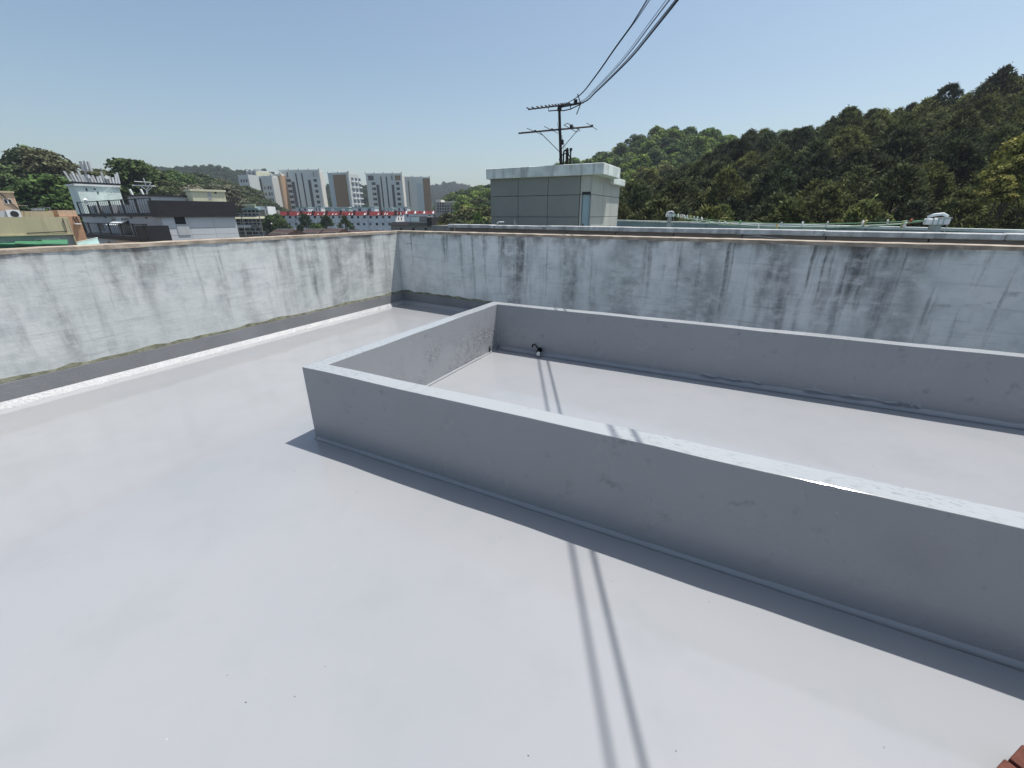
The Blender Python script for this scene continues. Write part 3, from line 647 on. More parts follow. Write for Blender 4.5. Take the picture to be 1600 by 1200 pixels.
# mint stair tower with telecom panels
def tower(px0, px1, yt, yb, Y, deg, dep, mat_, name, label, ov=.15):
    f = Fr(gx(px0, Y), Y, deg); u1_, w1_ = f.front(px1, yt); _, w0_ = f.front((px0 + px1) / 2, yb)
    r = thing(name, label, 'rooftop hut', f.P(u1_ / 2, dep / 2, w0_))
    MB(f).box(0, u1_, 0, dep, zr, w1_ - .22).build('wall', mat_, r)
    MB(f).box(-ov, u1_ + ov, -ov, dep + ov, w1_ - .22, w1_).build('roof_slab', WHITE if mat_ is MINT else mat_, r)
    return f, r, u1_, w0_, w1_
f, r, u1_, w0_, w1_ = tower(134, 185, 290, 316, 57, 60, 2.6, MINT, 'stair_tower', 'mint-white rooftop stair tower crowned with grey telecom panels')
for (x, y) in ((148, 295.5), (153, 301)):
    q = f.rect(x - 1.2, y - 1.2, x + 1.2, y + 1.2); MB(f).box(q[0], q[1], -.04, -.004, q[2], q[3]).build('vent', DARK, r)
q = f.rect(134, 294, 136.5, 298); MB(f).box(max(q[0], .1), max(q[1], .35), -.04, -.004, q[2], q[3]).build('vent', DARK, r)
b = MB(f); b.box(u1_ * .50, u1_ * .78, -1.0, -.3, w0_ + .1, w0_ + .16)
for k in range(7): b.box(u1_ * (.42 + .05 * k), u1_ * (.47 + .05 * k), -.9, -.3, w0_ - .2 + .22 * k, w0_ - .15 + .22 * k)
for k in range(4): b.tube([f.P(u1_ * (.5 + .1 * k), -1, w0_ + .2 + .3 * k), f.P(u1_ * (.5 + .1 * k), -1, w0_ + 1.1 + .3 * k)], .02, 4)
b.tube([f.P(u1_ * .5, -1, w0_ + 1.1), f.P(u1_ * .8, -1, w0_ + 2)], .025, 4); b.build('outside_stair', MINT, r)
tc = thing('telecom_antennas', 'row of grey telecom antenna panels and dishes on the mint tower roof', 'antenna', f.P(u1_ / 2, 1.5, w1_))
MB(f).box(-.2, u1_ + .1, .1, .3, w1_, w1_ + .30).build('base_frame', DARK, tc)
for k in range(17):
    u = -.4 + (u1_ + .5) * k / 16; hh = random.choice((.8, 1.1, 1.3, .7)) if k not in (6, 9, 12) else .7; lean = random.uniform(-.12, .12) - .15 * (8 - k) / 8
    b = MB(f); b.prism([f.P(u, 0, w1_ + .25), f.P(u + .2, 0, w1_ + .25), f.P(u + .2 + lean, .02, w1_ + .25 + hh), f.P(u + lean, .02, w1_ + .25 + hh)], f.n * .14); b.build('panel', random.choice((GALV, GREYW, GREYL)), tc)
for k in (6, 12):
    u = -.3 + (u1_ + .5) * k / 16; b = MB(f); b.tube([f.P(u, -.12, w1_ + .9), f.P(u, -.02, w1_ + .9)], .22, 12, r2=.16); b.build('dish', WHITE, tc)
pt0 = at(132, 292, 58.5); pt1 = at(131, 251, 58.5); tp = thing('telecom_mast', 'tall telecom mast with a cluster of grey panels among the left trees', 'antenna', Vector((pt0.x, pt0.y, pt0.z)))
MB().tube([pt0 - Z * 1.5, pt1], .09, 6).build('mast', GALV, tp)
for k in range(8):
    a = 2 * math.pi * k / 8; p = pt1 + Vector((.42 * math.cos(a), .4 * math.sin(a), -.65)); o = MB().box(p.x - .08, p.x + .08, p.y - .05, p.y + .05, p.z - .5, p.z + .55).build('panel', random.choice((GALV, GREYW)), tp)
# grey penthouse, cream hut
FP = Fr(gx(233, 50.5), 50.5, -34); wP = FP.front(233, 303)[1]; uP = FP.front(199, 308)[0]; vP = FP.side(291, 308)[0]
r = thing('penthouse', 'low pale grey penthouse with a thin dark roof edge on the terraced building', 'rooftop hut', FP.P(uP / 2, vP / 2, zr))
MB(FP).box(uP, 0, 0, vP, zr, wP - .13).build('wall', GREYW, r)
MB(FP).box(uP - .25, .25, -.25, vP + .25, wP - .13, wP).build('dark_edge', BLKBAND, r)
MB(FP).box(.004, .03, .1, vP - .1, zr + .2, wP - .2).build('pale_side', GREYL, r)
f2, r2_, a2, b2_, c2 = tower(308, 350, 297, 316, 52.5, 50, 2.0, CREAM, 'rooftop_hut', 'cream rooftop hut with a small vent behind the black parapet', .12)
q = f2.rect(335, 299.5, 338, 302.5); MB(f2).box(q[0], q[1], -.04, -.004, q[2], q[3]).build('vent', DARK, r2_)
q = f2.rect(325, 300, 330, 312); MB(f2).box(q[0], q[1], -.02, -.004, q[2], q[3]).build('grey_patch', GALV, r2_)
# small white aerial on the penthouse
p0 = at(229.5, 303, 52.5); a3 = thing('tv_antenna', 'small white fan-shaped aerial on the grey penthouse', 'antenna', p0)
MB().tube([p0 - Z * .15, at(229, 297, 52.5)], .06, 6).build('mast', WHITE, a3)
for (xa, ya, xb, yb, rr) in ((207, 289.5, 243, 291, .06), (210, 283.5, 236, 285, .05), (229, 297, 236, 285, .045), (229, 297, 218, 289.5, .045), (224, 278, 228, 290, .035), (240, 290, 229, 300, .04)):
    MB().tube([at(xa, ya, 52.5), at(xb, yb, 52.5)], rr, 5).build('rod', WHITE, a3)
for px in (207, 224):
    p = at(px, 303, 52); tag(MB().tube([p - Z * .2, p + Vector((-.12, 0, .35)), p + Vector((-.16, 0, .48))], .11, 8).build('roof_vent', WHITE), 'white bent vent standing on the penthouse edge, %s one' % ('left' if px == 207 else 'right'), 'vent', 'vents on the penthouse')
p = at(133, 312.5, 52.5); tag(MB().tube([p - Z * .5, p], .10, 8).tube([p, p + Z * .22], .22, 10, r2=.05).build('roof_vent', WHITE), 'white mushroom vent by the corner of the upper railing', 'vent', 'roof vents')

# --- tan building, far left
F0 = Fr(gx(104, 32.6), 32.6, 54)
b0 = thing('tan_building', 'low tan building with a deep roof parapet and green canopy at the far left edge', 'building', F0.P(-5, 3, GZ))
wt, wb = F0.front(60, 339)[1], F0.front(60, 366)[1]; UL = -9.0
MB(F0).box(UL, 0, .35, 9, GZ, wb - .001).build('wall', GREYW, b0)
MB(F0).box(UL, 0, 0, .25, wb, wt).build('parapet_band', TAN, b0)
MB(F0).box(UL, .0, -.06, .30, wb - .08, wb - .002).build('lower_ledge', TAN, b0)
e_u = F0.front(112, 362)[0]
MB(F0).box(.005, e_u, -.02, 9, GZ, wt - .05).build('end_pier', TAN, b0)
MB(F0).box(UL, -.01, .26, 9, wb, wb + .1).build('roof_deck', STONE, b0)
q = F0.rect(56, 372.5, 95, 382, .35); win(F0, (q[0], q[1], q[2], q[3], .35), b0); MB(F0).box((q[0] + q[1]) / 2 - .04, (q[0] + q[1]) / 2 + .04, .30, .318, q[2] + .05, q[3] - .05).build('mullion', WHITE, b0)
MB().tube([F0.P(F0.front(98, 343)[0], -.05, wt - .1), F0.P(F0.front(104, 360)[0], -.05, wb + .15), F0.P(F0.front(40, 361)[0], -.05, wb + .08)], .03, 5).build('pipe', DARK, b0)
gc = thing('canopy', 'sunlit green sheet canopy below the tan building wall', 'canopy', at(40, 382, 30.5))
for (xa, xb, mm) in ((-60, 24, 0), (24, 66, 1), (66, 106, 2)):
    f_ = Fr(0, 0, 0); a_, b_ = at(xa, 376, 31.0), at(xb, 375.5, 32.0); c_, d2 = at(xb, 383, 29.2), at(xa, 382, 28.6)
    MB().prism([a_, b_, c_, d2], Vector((0, 0, .06))).build('sheet', GREENR, gc)
MB().prism([at(-60, 382.5, 28.6), at(106, 383.3, 29.2), at(106, 387, 29.2), at(-60, 387.5, 28.6)], Vector((0, .1, 0))).build('fascia', paint('dark_green_fascia', (.03, .12, .07), .6), gc)
for px in (10, 100): p = at(px, 387, 29.0); MB().tube([p, Vector((p.x, p.y, GZ))], .06, 6).build('support', DARK, gc)
t_ = thing('sheet_roof', 'pale teal sheet roof sloping between the tan and the terraced building', 'roof', at(132, 385, 35))
MB().prism([at(112, 381, 36), at(152, 372, 36), at(160, 390, 33), at(116, 392, 33)], Vector((0, 0, -.08))).build('sheet', TEALR, t_); MB().tube([at(112, 380.5, 36), at(152, 371.5, 36)], .05, 5).build('edge_trim', WHITE, t_)
MB().box(*(lambda p: (p.x - 1.2, p.x + 1.2, p.y, p.y + 2, GZ, p.z - .1))(at(136, 384, 36.5))).build('wall', GREYW, t_)
# salmon stair tower and low walls behind
F3 = Fr(gx(28, 36), 36, 54); s3 = thing('salmon_building', 'salmon rendered stair tower and low roof wall with a small window at the left edge', 'building', F3.P(-3, 2, GZ))
uT, wT = F3.front(20, 301.5); uM, wM = F3.front(28, 330)
MB(F3).box(uT - 2.9, uT, 0, 4, GZ, wT).build('tower_wall', PINK, s3); MB(F3).box(uT - 3, uT + .08, -.08, 4.1, wT, wT + .12).build('tower_cap', TAN, s3)
q = F3.rect(6, 311, 18.5, 318.5); win(F3, (q[0], q[1], q[2], q[3], 0), s3); MB(F3).box((q[0] + q[1]) / 2 - .04, (q[0] + q[1]) / 2 + .04, -.05, -.031, q[2], q[3]).build('mullion', WHITE, s3)
MB(F3).tube([F3.P(q[0] - .05, -.04, wT), F3.P(q[0] + .7, -.04, wM)], .03, 5).build('drain_pipe', DARK, s3)
uE, wE = F3.front(83, 330); MB(F3).box(uT + .01, uE, .2, 6, GZ, wE).build('low_wall', TAN, s3)
F3b = Fr(gx(33, 34.5), 34.5, 54); MB(F3b).box(-4, 0, 0, 1.1, GZ, F3b.front(20, 329.5)[1]).build('lower_block', GREYW, s3)
q = F3b.front(21, 334.5); b = MB(); MB(F3b).box(q[0] - .35, q[0] + .35, -.32, -.01, q[1] - .32, q[1] + .3).build('air_conditioner_case', WHITE, s3); b.tube([F3b.P(q[0] + .02, -.322, q[1]), F3b.P(q[0] + .02, -.34, q[1])], .22, 12); b.build('fan_grille', DARK, s3)
pg = thing('roof_pergola', 'thin white pipe frame with grey sheets on the low salmon roof', 'frame', F3.P(F3.front(60, 328)[0], 1, wE))
b = MB()
for (xa, ya, xb, yb) in ((28, 321, 43, 321.5), (48, 326, 78, 324.5), (78, 324.5, 78, 329), (52, 326, 50, 329.5), (66, 325, 66, 329)): b.tube([at(xa, ya, 36.5), at(xb, yb, 36.5)], .035, 4)
b.build('pipes', GALV, pg)
for (x0, y0, x1, y1) in ((49, 325.5, 57, 329), (60, 326, 68, 329)): MB().prism([at(x0, y0, 36.6), at(x1, y0, 36.6), at(x1, y1, 36.6), at(x0, y1, 36.6)], Vector((0, .1, 0))).build('sheet', SHEET, pg)
F4 = Fr(gx(93, 37.5), 37.5, 54); t4 = thing('terracotta_house', 'small terracotta rendered house between the tan and terraced buildings', 'house', F4.P(1, 1, GZ))
q = F4.rect(92, 328.5, 121, 338); MB(F4).box(q[0], q[1], .2, 4, q[2] + .001, q[3]).build('roof_parapet', PINK, t4)
q2 = F4.rect(104, 338, 126, 351); MB(F4).box(q2[0] - .4, q2[1], 0, 4, GZ, q[2]).build('wall', TERRA, t4)
for px in (115.5, 120): u = F4.front(px, 343)[0]; MB().tube([F4.P(u, -.05, q[2]), F4.P(u + .1, -.05, q2[2])], .04, 5).build('downpipe', BROOF, t4)
q3 = F4.rect(117, 349, 126, 350.5, -.5); MB(F4).box(q3[0], q3[1], -.8, -.01, q3[2], q3[3]).build('porch_roof', WHITE, t4)

# --- commercial block with awnings
F5 = Fr(gx(361, 150), 150, -4)
c5 = thing('shop_block', 'pale shop block with rows of dark windows and white awnings', 'building', F5.P(6, 4, GZ))
U5 = F5.front(413, 335)[0]; zt5 = F5.front(380, 328)[1]
MB(F5).box(0, U5, .5, 9, GZ, zt5).build('wall', STONE, c5)
for (x0, y0, x1, y1, n) in ((361.5, 327.6, 405, 332.4, 7), (362.5, 333.5, 406, 337.6, 7), (362.5, 342, 413, 347, 8), (363.5, 347.6, 408, 351.5, 7), (364.5, 356, 416, 361, 6), (365, 362, 414, 366.5, 5)):
    for k in range(n):
        xa = x0 + (x1 - x0) * k / n; xb = x0 + (x1 - x0) * (k + 1) / n; q = F5.rect(xa, y0, xb, y1, .4)
        win(F5, (q[0], q[1], q[2], q[3], .45), c5, random.choice((GLASS, GLASS, GLASSB)))
for (x0, y0, x1, y1, mm) in ((360, 339, 411, 341.6, CREAM), (363, 352.2, 390, 355.6, WHITE), (405, 352.8, 413, 354, WHITE)):
    q = F5.rect(x0, y0, x1, y1, -.6); b = MB(); b.prism([F5.P(q[0], .3, q[3] + .1), F5.P(q[0], -.6, q[3]), F5.P(q[0], -.9, q[2]), F5.P(q[0], .3, q[2])], F5.e * (q[1] - q[0])); b.build('awning', mm, c5)
q = F5.rect(361, 325.2, 403, 327.6, -.1); MB(F5).box(q[0], q[1], -.2, 3, q[2], q[3]).build('blue_fascia', TEALR, c5)
for (x0, x1) in ((360.5, 377), (378.5, 399)):
    q = F5.rect(x0, 319.2, x1, 325.2, .8); MB(F5).box(q[0], q[1], .8, .95, q[3] - .35, q[3]).box(q[0], q[0] + .35, .8, .95, q[2], q[3] - .351).box(q[1] - .35, q[1], .8, .95, q[2], q[3] - .351).build('roof_frame', CREAM, c5)
    MB(F5).box(q[0] + .36, q[1] - .36, 1.5, 1.6, q[2], q[3] - .5).build('roof_screen', STONE, c5)
q = F5.rect(399, 322.5, 418, 330, 1.5); MB(F5).box(q[0], q[1], 1.5, 6, GZ, q[3]).build('white_extension', WHITE, c5)
for (x, y) in ((407, 326.5), (412, 328.5), (415, 324.5)): q = F5.rect(x - .7, y - .7, x + .7, y + .7, 1.5); MB(F5).box(q[0], q[1], 1.45, 1.496, q[2], q[3]).build('vent', DARK, c5)
for px in (376, 404): # utility poles in front
    p = at(px, 333, 120); q = Vector((p.x, p.y, GZ)); po = thing('utility_pole', 'thin utility pole before the shop block, %s' % ('left one with cross arm' if px == 376 else 'right-hand one'), 'pole', q, 'utility poles in town'); MB().tube([q, p], .16, 7, r2=.1).build('pole', STONE, po); MB().box(p.x - .8, p.x + .8, p.y - .06, p.y + .06, p.z - .6, p.z - .48).build('cross_arm', GALV, po)

# --- long white row block with red roof
F6 = Fr(gx(617, 170), 170, -8)
r6 = thing('red_roofed_block', 'long pale blue-white block with a segmented red roof and two window rows', 'building', F6.P(-35, 4, GZ))
UA = F6.front(408, 335)[0]; ze = F6.front(560, 336.2)[1]; zt6 = F6.front(560, 330.3)[1]
MB(F6).box(UA, 0, 0, 9, GZ, ze).build('wall', REDW, r6)
MB(F6).box(UA + .5, -.2, 1.2, 8, ze, zt6 - .1).build('roof_core', REDDK, r6)
xs = [408, 428, 449.5, 470, 488.5, 509.5, 531.5, 553, 575, 596, 617]
for i in range(len(xs) - 1):
    a_, b_ = F6.front(xs[i] + 1.6, 333)[0], F6.front(xs[i + 1] - .6, 333)[0]
    b = MB(); b.prism([F6.P(a_, -.25, ze - .1), F6.P(a_, 1.0, zt6), F6.P(a_, 1.5, zt6), F6.P(a_, 1.5, ze - .1)], F6.e * (b_ - a_)); b.build('roof_segment', REDROOF, r6)
    MB(F6).box(b_ + .02, b_ + .55, -.1, 1.3, ze - .05, zt6 + .35).build('roof_divider', REDDK, r6)
    for k in range(random.choice((1, 2, 2))):
        u = a_ + (b_ - a_) * random.uniform(.15, .85); b = MB(); hh = (zt6 - ze) * random.uniform(.4, .8)
        b.prism([F6.P(u, -.28, ze + .15), F6.P(u + .36, -.28, ze + .15), F6.P(u + .30, .40, ze + .15 + hh * .7), F6.P(u + .16, .40, ze + .15 + hh * .7)], F6.n * .15 + Z * .12); b.build('dormer', WHITE, r6)
for row, yy in ((0, 339.2), (1, 350.0), (2, 360.5)):
    x = 431.5
    while x < 613:
        wd = random.choice((3.6, 4.6, 4.6)); q = F6.rect(x, yy - 2.1, x + wd, yy + 2.4); win(F6, (q[0], q[1], q[2], q[3], 0), r6, random.choice((GLASS, GLASS, GLASSB)), REDW); x += 9.7
b = MB()
for k in range(26):
    x = 432 + k * 7.0; y0 = 344 + random.uniform(-1, 2); p, q = F6.front(x, y0), F6.front(x + 5, y0 + random.choice((-4, 4))); b.tube([F6.P(p[0], -.05, p[1]), F6.P(q[0], -.05, q[1])], .07, 4)
b.build('brace_marks', STONE, r6)
for x in (575, 461): q = F6.front(x, 340); MB(F6).tube([F6.P(q[0], -.12, ze - .2), F6.P(q[0], -.12, GZ)], .10, 5).build('downpipe', GALV, r6)
# lit gable end with two tall windows and pointed red top
MB(F6).box(.01, .06, .05, 8.9, GZ, ze).build('gable_wall', WHITE, r6)
b = MB(); b.prism([F6.P(-1.6, .5, ze), F6.P(.2, .5, ze), F6.P(-.6, 2.6, zt6 + .3)], F6.n * .2); b.build('gable_roof', REDROOF, r6)
for va in (2.6, 5.6): MB(F6).box(.062, .10, va, va + .8, F6.side(625, 344, .06)[1], F6.side(625, 339.5, .06)[1]).build('window', GLASS, r6)
for v0_ in (1.0, 4.6):
    b = MB(); b.prism([F6.P(.22, v0_, ze), F6.P(.22, v0_ + 3.2, ze), F6.P(.22, v0_ + 2.4, zt6 + .1), F6.P(.22, v0_ + .6, zt6 + .1)], -F6.e * .5); b.build('end_roof', REDROOF, r6)
    MB(F6).box(.23, .32, v0_ + .2, v0_ + .9, ze + .1, zt6 - .3).build('dormer', WHITE, r6)
F7 = Fr(gx(684, 188), 188, -8); r7 = thing('red_roofed_block', 'shorter rear white block with red roof and lit end wall', 'building', F7.P(-8, 4, GZ))
UB = F7.front(628, 335)[0]; ze7 = F7.front(660, 334)[1]; zt7 = F7.front(660, 329.8)[1]
MB(F7).box(UB, 0, 0, 9, GZ, ze7).build('wall', REDW, r7); MB(F7).box(.01, .06, .05, 8.9, GZ, ze7).build('gable_wall', WHITE, r7)
for i in range(4):
    a_, b_ = UB + (0 - UB) * i / 4 + .2, UB + (0 - UB) * (i + 1) / 4 - .3
    b = MB(); b.prism([F7.P(a_, -.25, ze7 - .1), F7.P(a_, 1.0, zt7), F7.P(a_, 2.5, zt7), F7.P(a_, 2.5, ze7 - .1)], F7.e * (b_ - a_)); b.build('roof_segment', REDROOF, r7)
    u = a_ + (b_ - a_) * .4; b = MB(); b.prism([F7.P(u, -.28, ze7 + .1), F7.P(u + .8, -.28, ze7 + .1), F7.P(u + .6, .5, zt7 - .1), F7.P(u + .2, .5, zt7 - .1)], F7.n * .15 + Z * .1); b.build('dormer', WHITE, r7)
for v0_ in (.6, 4.7):
    b = MB(); b.prism([F7.P(.2, v0_, ze7), F7.P(.2, v0_ + 3.6, ze7), F7.P(.2, v0_ + 2, zt7 + .5)], -F7.e * .6); b.build('end_roof', WHITE if v0_ > 2 else REDROOF, r7)
for px in (637, 671, 679): q = F7.rect(px - 1.6, 335.5, px + 1.6, 339); win(F7, (q[0], q[1], q[2], q[3], 0), r7, GLASS, REDW)
for va in (2.6, 5.6): MB(F7).box(.062, .10, va, va + .7, F7.side(688, 341.5, .06)[1], F7.side(688, 337.5, .06)[1]).build('window', GLASSB, r7)
# pale roof sheds between row block and apartments
for i, (x0, x1, y0, mm) in enumerate(((462, 481, 323.5, SHEET), (491, 502, 323, WHITE), (508, 545, 323.5, TEALR), (551, 585, 323.5, SHEET), (600, 612, 324.5, TEALR), (618, 636, 323, SHEET))):
    f = Fr(gx(x0, 215), 215, -6); q = f.rect(x0, y0, x1, 331); r = thing('roof_shed', ['pale glazed shed above the red roof below the widest tower', 'plain white shed box above the red roof', 'long pale teal shed above the red roof before the brown tower', 'pale sheet shed between the brown tower and the grey tower', 'narrow teal shed before the dark-striped tower', 'pale shed beside the rightmost tower foot'][i], 'shed', f.P((q[0] + q[1]) / 2, 2, GZ), 'sheds behind the red-roofed block')
    MB(f).box(q[0], q[1], 0, 5, GZ, q[3] - .3).build('wall', mm, r); MB(f).box(q[0] - .2, q[1] + .2, -.2, 5.2, q[3] - .3, q[3]).build('roof', TEALR if mm is not TEALR else SHEET, r)
    for k in range(2): u = q[0] + (q[1] - q[0]) * (.25 + .45 * k); MB(f).box(u, u + (q[1] - q[0]) * .14, -.06, -.004, q[3] - 1.8, q[3] - .6).build('window', GLASSB if mm is not TEALR else WHITE, r)

# --- apartment towers
def tower_block(x0, x1, yt, Y, deg, dep, label, strips, wins, side_mat=APTL, yb=330, base=APT, rows=9, y0w=274, crown=(), name='apartment_tower', top_step=None):
    f = Fr(gx(x0, Y), Y, deg); ym = (yt + 300) / 2
    # photo x positions are read at the roof line
    def U(x, y=yt): return f.front(x, y)[0]
    U1 = U(x1) ; ZT = f.front((x0 + x1) / 2, yt)[1]; off = U(x0)
    r = thing(name, label, 'apartment block', f.P((off + U1) / 2, dep / 2, GZ), 'apartment towers behind the red roof')
    MB(f).box(off, U1, 0, dep, GZ, ZT).build('wall', base, r)
    MB(f).box(U1 + .01, U1 + .25, .3, dep - .3, GZ, ZT - .5).build('end_wall', side_mat, r)
    for i, (sx0, sx1, mt_, drop) in enumerate(strips):
        a_, b_ = U(sx0), U(sx1); MB(f).box(a_, b_, -.12, -.006, GZ, ZT - drop).build('window_strip' if mt_ is APTDK or mt_ is GLASS else 'wall_bay', mt_, r)
    fl_h = 2.9
    for (wx, ww) in wins:
        for k in range(rows):
            w1_ = ZT - 4.6 - k * fl_h * 1.0; a_ = U(wx)
            MB(f).box(a_, a_ + ww, -.10, -.005, w1_ - 1.5, w1_).build('window', GLASS, r)
    n = max(2, int((U1 - off) / 5)); 
    for k in range(n + 1):
        u = off + (U1 - off) * k / n; MB(f).box(u - .35, u + .35, .2, 1.2, ZT, ZT + .9).build('roof_fin', base, r)
    MB(f).box(off + .3, U1 - .3, .25, dep - .3, ZT + .001, ZT + .35).build('roof_edge', base, r)
    for (cx0, cx1, mt_) in crown:
        a_, b_ = U(cx0), U(cx1); MB(f).box(a_, b_, -.14, -.02, ZT - 3.6, ZT - 1.0).build('crown_panel', mt_, r)
    return f, r, off, U1, ZT
D_ = APTDK
SKYW = paint('roof_recess', (.55, .62, .66), .8)
tower_block(435.5, 497.5, 266, 275, -3, 5.5, 'widest grey apartment tower with four dark vertical strips',
            [(452, 457, D_, 6), (460, 462, GLASS, 1.5), (469.5, 471.5, GLASS, 1.5), (478.5, 483, D_, 5)], [(445.5, .8), (448, 1.3), (487.5, 1.3), (490.5, .8)],
            crown=[(440, 443, GALV), (447, 448.6, D_), (454, 456.6, SKYW), (480.3, 482, SKYW), (488.5, 489.6, D_), (492, 495, GALV)])
tower_block(571, 627, 271.5, 285, -2, 5.5, 'grey apartment tower with four dark strips right of the brown tower',
            [(586, 590.5, D_, 6), (593.5, 595.5, GLASS, 1.5), (602, 604, GLASS, 1.5), (610, 614, D_, 6)], [(579, .8), (581.5, 1.3), (617.5, 1.3), (620.5, .8)],
            base=APTL if False else APT, crown=[(574.5, 583, D_), (586.5, 589, SKYW), (611, 612.5, D_), (616.5, 625, APTBR)])
tower_block(631, 671, 277, 300, 10, 7, 'rightmost apartment tower with a wide brown wall on its right', [(634.5, 636.5, APTL, 0), (640, 643, APTL, -.3), (643.1, 649.5, APT, .4), (649.6, 660, APTB, 3.5), (660.1, 670.8, APTBR, .5), (636.6, 638, D_, 2)], [], side_mat=APTBR, base=APT)
fz, rz_, o_, u_, z_ = tower_block(512, 543, 270.5, 265, -20, 9, 'brown-walled apartment tower turned so its windowed side shows', [(519.5, 540, APTBR, .8), (511.8, 519.3, APTB, -.2)], [], side_mat=APT, base=APT)
for k in range(11):
    for va in (2.2, 5.2, 8.2):
        w1_ = z_ - 2.2 - k * 2.9; MB(fz).box(u_ + .26, u_ + .40, va, va + 1.7, w1_ - 1.5, w1_).build('window', GLASSB, rz_); MB(fz).box(u_ + .26, u_ + .75, va - .3, va + 2.0, w1_ - 2.2, w1_ - 1.6).build('balcony', WHITE, rz_)
tower_block(402, 422.5, 276, 250, -30, 4, 'narrow grey apartment tower with a cream edge left of the widest tower', [(403, 407, D_, .8)], [(410, .7), (415, 1.2), (419, .9)], rows=8, side_mat=APTL, base=APT)
tower_block(384, 398, 267.5, 262, -32, 8, 'leftmost apartment tower half hidden by trees', [(388.5, 390, GLASS, .6), (394.5, 396.5, GLASS, .6)], [], base=APT, side_mat=CREAM)
f, r, o_, u_, z_ = tower_block(421, 437, 272.5, 272, -10, 5, 'orange-walled apartment tower end between two grey towers', [(428.5, 437, APTOR, .8), (421, 428.4, APTL, .4)], [], base=APTL, side_mat=APTOR)
f = Fr(gx(366, 240), 240, -20); q = f.rect(374, 273, 390, 300); r = thing('apartment_block', 'pale low apartment block peeking left of the towers above the trees', 'apartment block', f.P((q[0] + q[1]) / 2, 3, GZ))
MB(f).box(q[0], q[1], 0, 6, GZ, q[3]).build('wall', APT, r)
for k in range(3):
    for j in range(3): u = q[0] + (q[1] - q[0]) * (.2 + .25 * j); MB(f).box(u, u + .9, -.06, -.004, q[3] - 3.4 - 2.9 * k, q[3] - 2.0 - 2.9 * k).build('window', GLASS, r)
# beige block right of the towers
F8 = Fr(gx(681, 172), 172, -6); r8 = thing('beige_block', 'small beige block with window rows right of the tall towers', 'building', F8.P(5, 3, GZ)); q = F8.rect(679, 316, 716, 340)
MB(F8).box(q[0], q[1], 0, 9, GZ, q[3]).build('wall', paint('beige_render', (.40, .37, .34), .85), r8); MB(F8).box(q[0] + .5, q[0] + 2.5, .5, 6, q[3], q[3] + .9).box(q[0] + 4, q[0] + 9, .5, 6, q[3], q[3] + .25).build('roof_edge', APTL, r8)
for yy in (317.5, 321.8, 326.3, 330.5):
    for x in (684.5, 688.3, 692.3, 696.3, 700.3, 705.8, 709.5, 713.4):
        if yy < 318 and x > 694: continue
        q = F8.rect(x - 1.0, yy - 1.1, x + 1.0, yy + 1.3); MB(F8).box(q[0], q[1], -.06, -.004, q[2], q[3]).build('window', GLASS, r8)
# dark-roofed stone house near the parapet corner
F9 = Fr(gx(609, 62), 62, -6); r9 = thing('stone_house', 'grey stone house with black flat parapet just over the roof corner', 'house', F9.P(3, 3, GZ)); q = F9.rect(611, 352.2, 675, 362)
MB(F9).box(q[0], q[1], 0, 6, GZ, q[3]).build('wall', STONE, r9)
q = F9.rect(609, 347, 641, 352.2); b = MB(); b.prism([F9.P(q[0], -.3, q[2]), F9.P(q[0] + .35, 0, q[3]), F9.P(q[1], 0, q[3]), F9.P(q[1], -.3, q[2])], F9.n * 5); b.build('roof_band', BLKBAND, r9)
q = F9.rect(641.2, 347.3, 668, 352.2); MB(F9).box(q[0], q[1], -.25, 5, q[2], q[3]).build('roof_band', paint('grey_band', (.12, .12, .12), .8), r9)
q = F9.rect(668.2, 339.5, 675.5, 353.5); MB(F9).box(q[0], q[1], -.3, 3, q[2], q[3]).build('chimney_block', BLKBAND, r9)
q = F9.rect(641, 337.8, 668, 347.2, 2); MB(F9).box(q[0], q[1], 2, 5, q[2], q[3]).build('upper_block', STONE, r9)
q = F9.rect(642, 339.2, 655, 346.5, 2); MB(F9).box(q[0], q[1], 1.95, 1.996, q[2], q[3]).build('pale_panel', MINT, r9)
for x in (627, 646, 665): q = F9.rect(x - 2, 355.5, x + 2, 360.5); win(F9, (q[0], q[1], q[2], q[3], 0), r9, GLASS, STONE)
# low brown roofs over the left parapet
for i, (x0, x1, y0, y1, Y) in enumerate(((418, 449, 359, 372, 70), (468, 497, 358.5, 368, 85), (500, 527, 357.5, 366, 75), (530, 610, 360.5, 366, 90))):
    f = Fr(gx(x0, Y), Y, -6); q = f.rect(x0, y0, x1, y1)
    r = thing('low_house', ['low red-brown roofed house in front of the bushy tree', 'dark low shed under the small conifer', 'low brown roofed house with a pale ridge edge', 'long flat dark-roofed shed before the stone house'][i], 'house', f.P((q[0] + q[1]) / 2, 2, GZ), 'low houses behind the left parapet')
    MB(f).box(q[0] + .2, q[1] - .2, 0, 5, GZ, q[3] - .5).build('wall', STONE, r)
    b = MB(); b.prism([f.P(q[0], -.4, q[3] - .75), f.P(q[0], 2.5, q[3]), f.P(q[0], 5.4, q[3] - .75)], f.e * (q[1] - q[0])); b.build('roof', BROOF, r)
    MB(f).box(q[0], q[1], 2.35, 2.65, q[3] - .08, q[3] + .06).build('ridge', COPING, r)

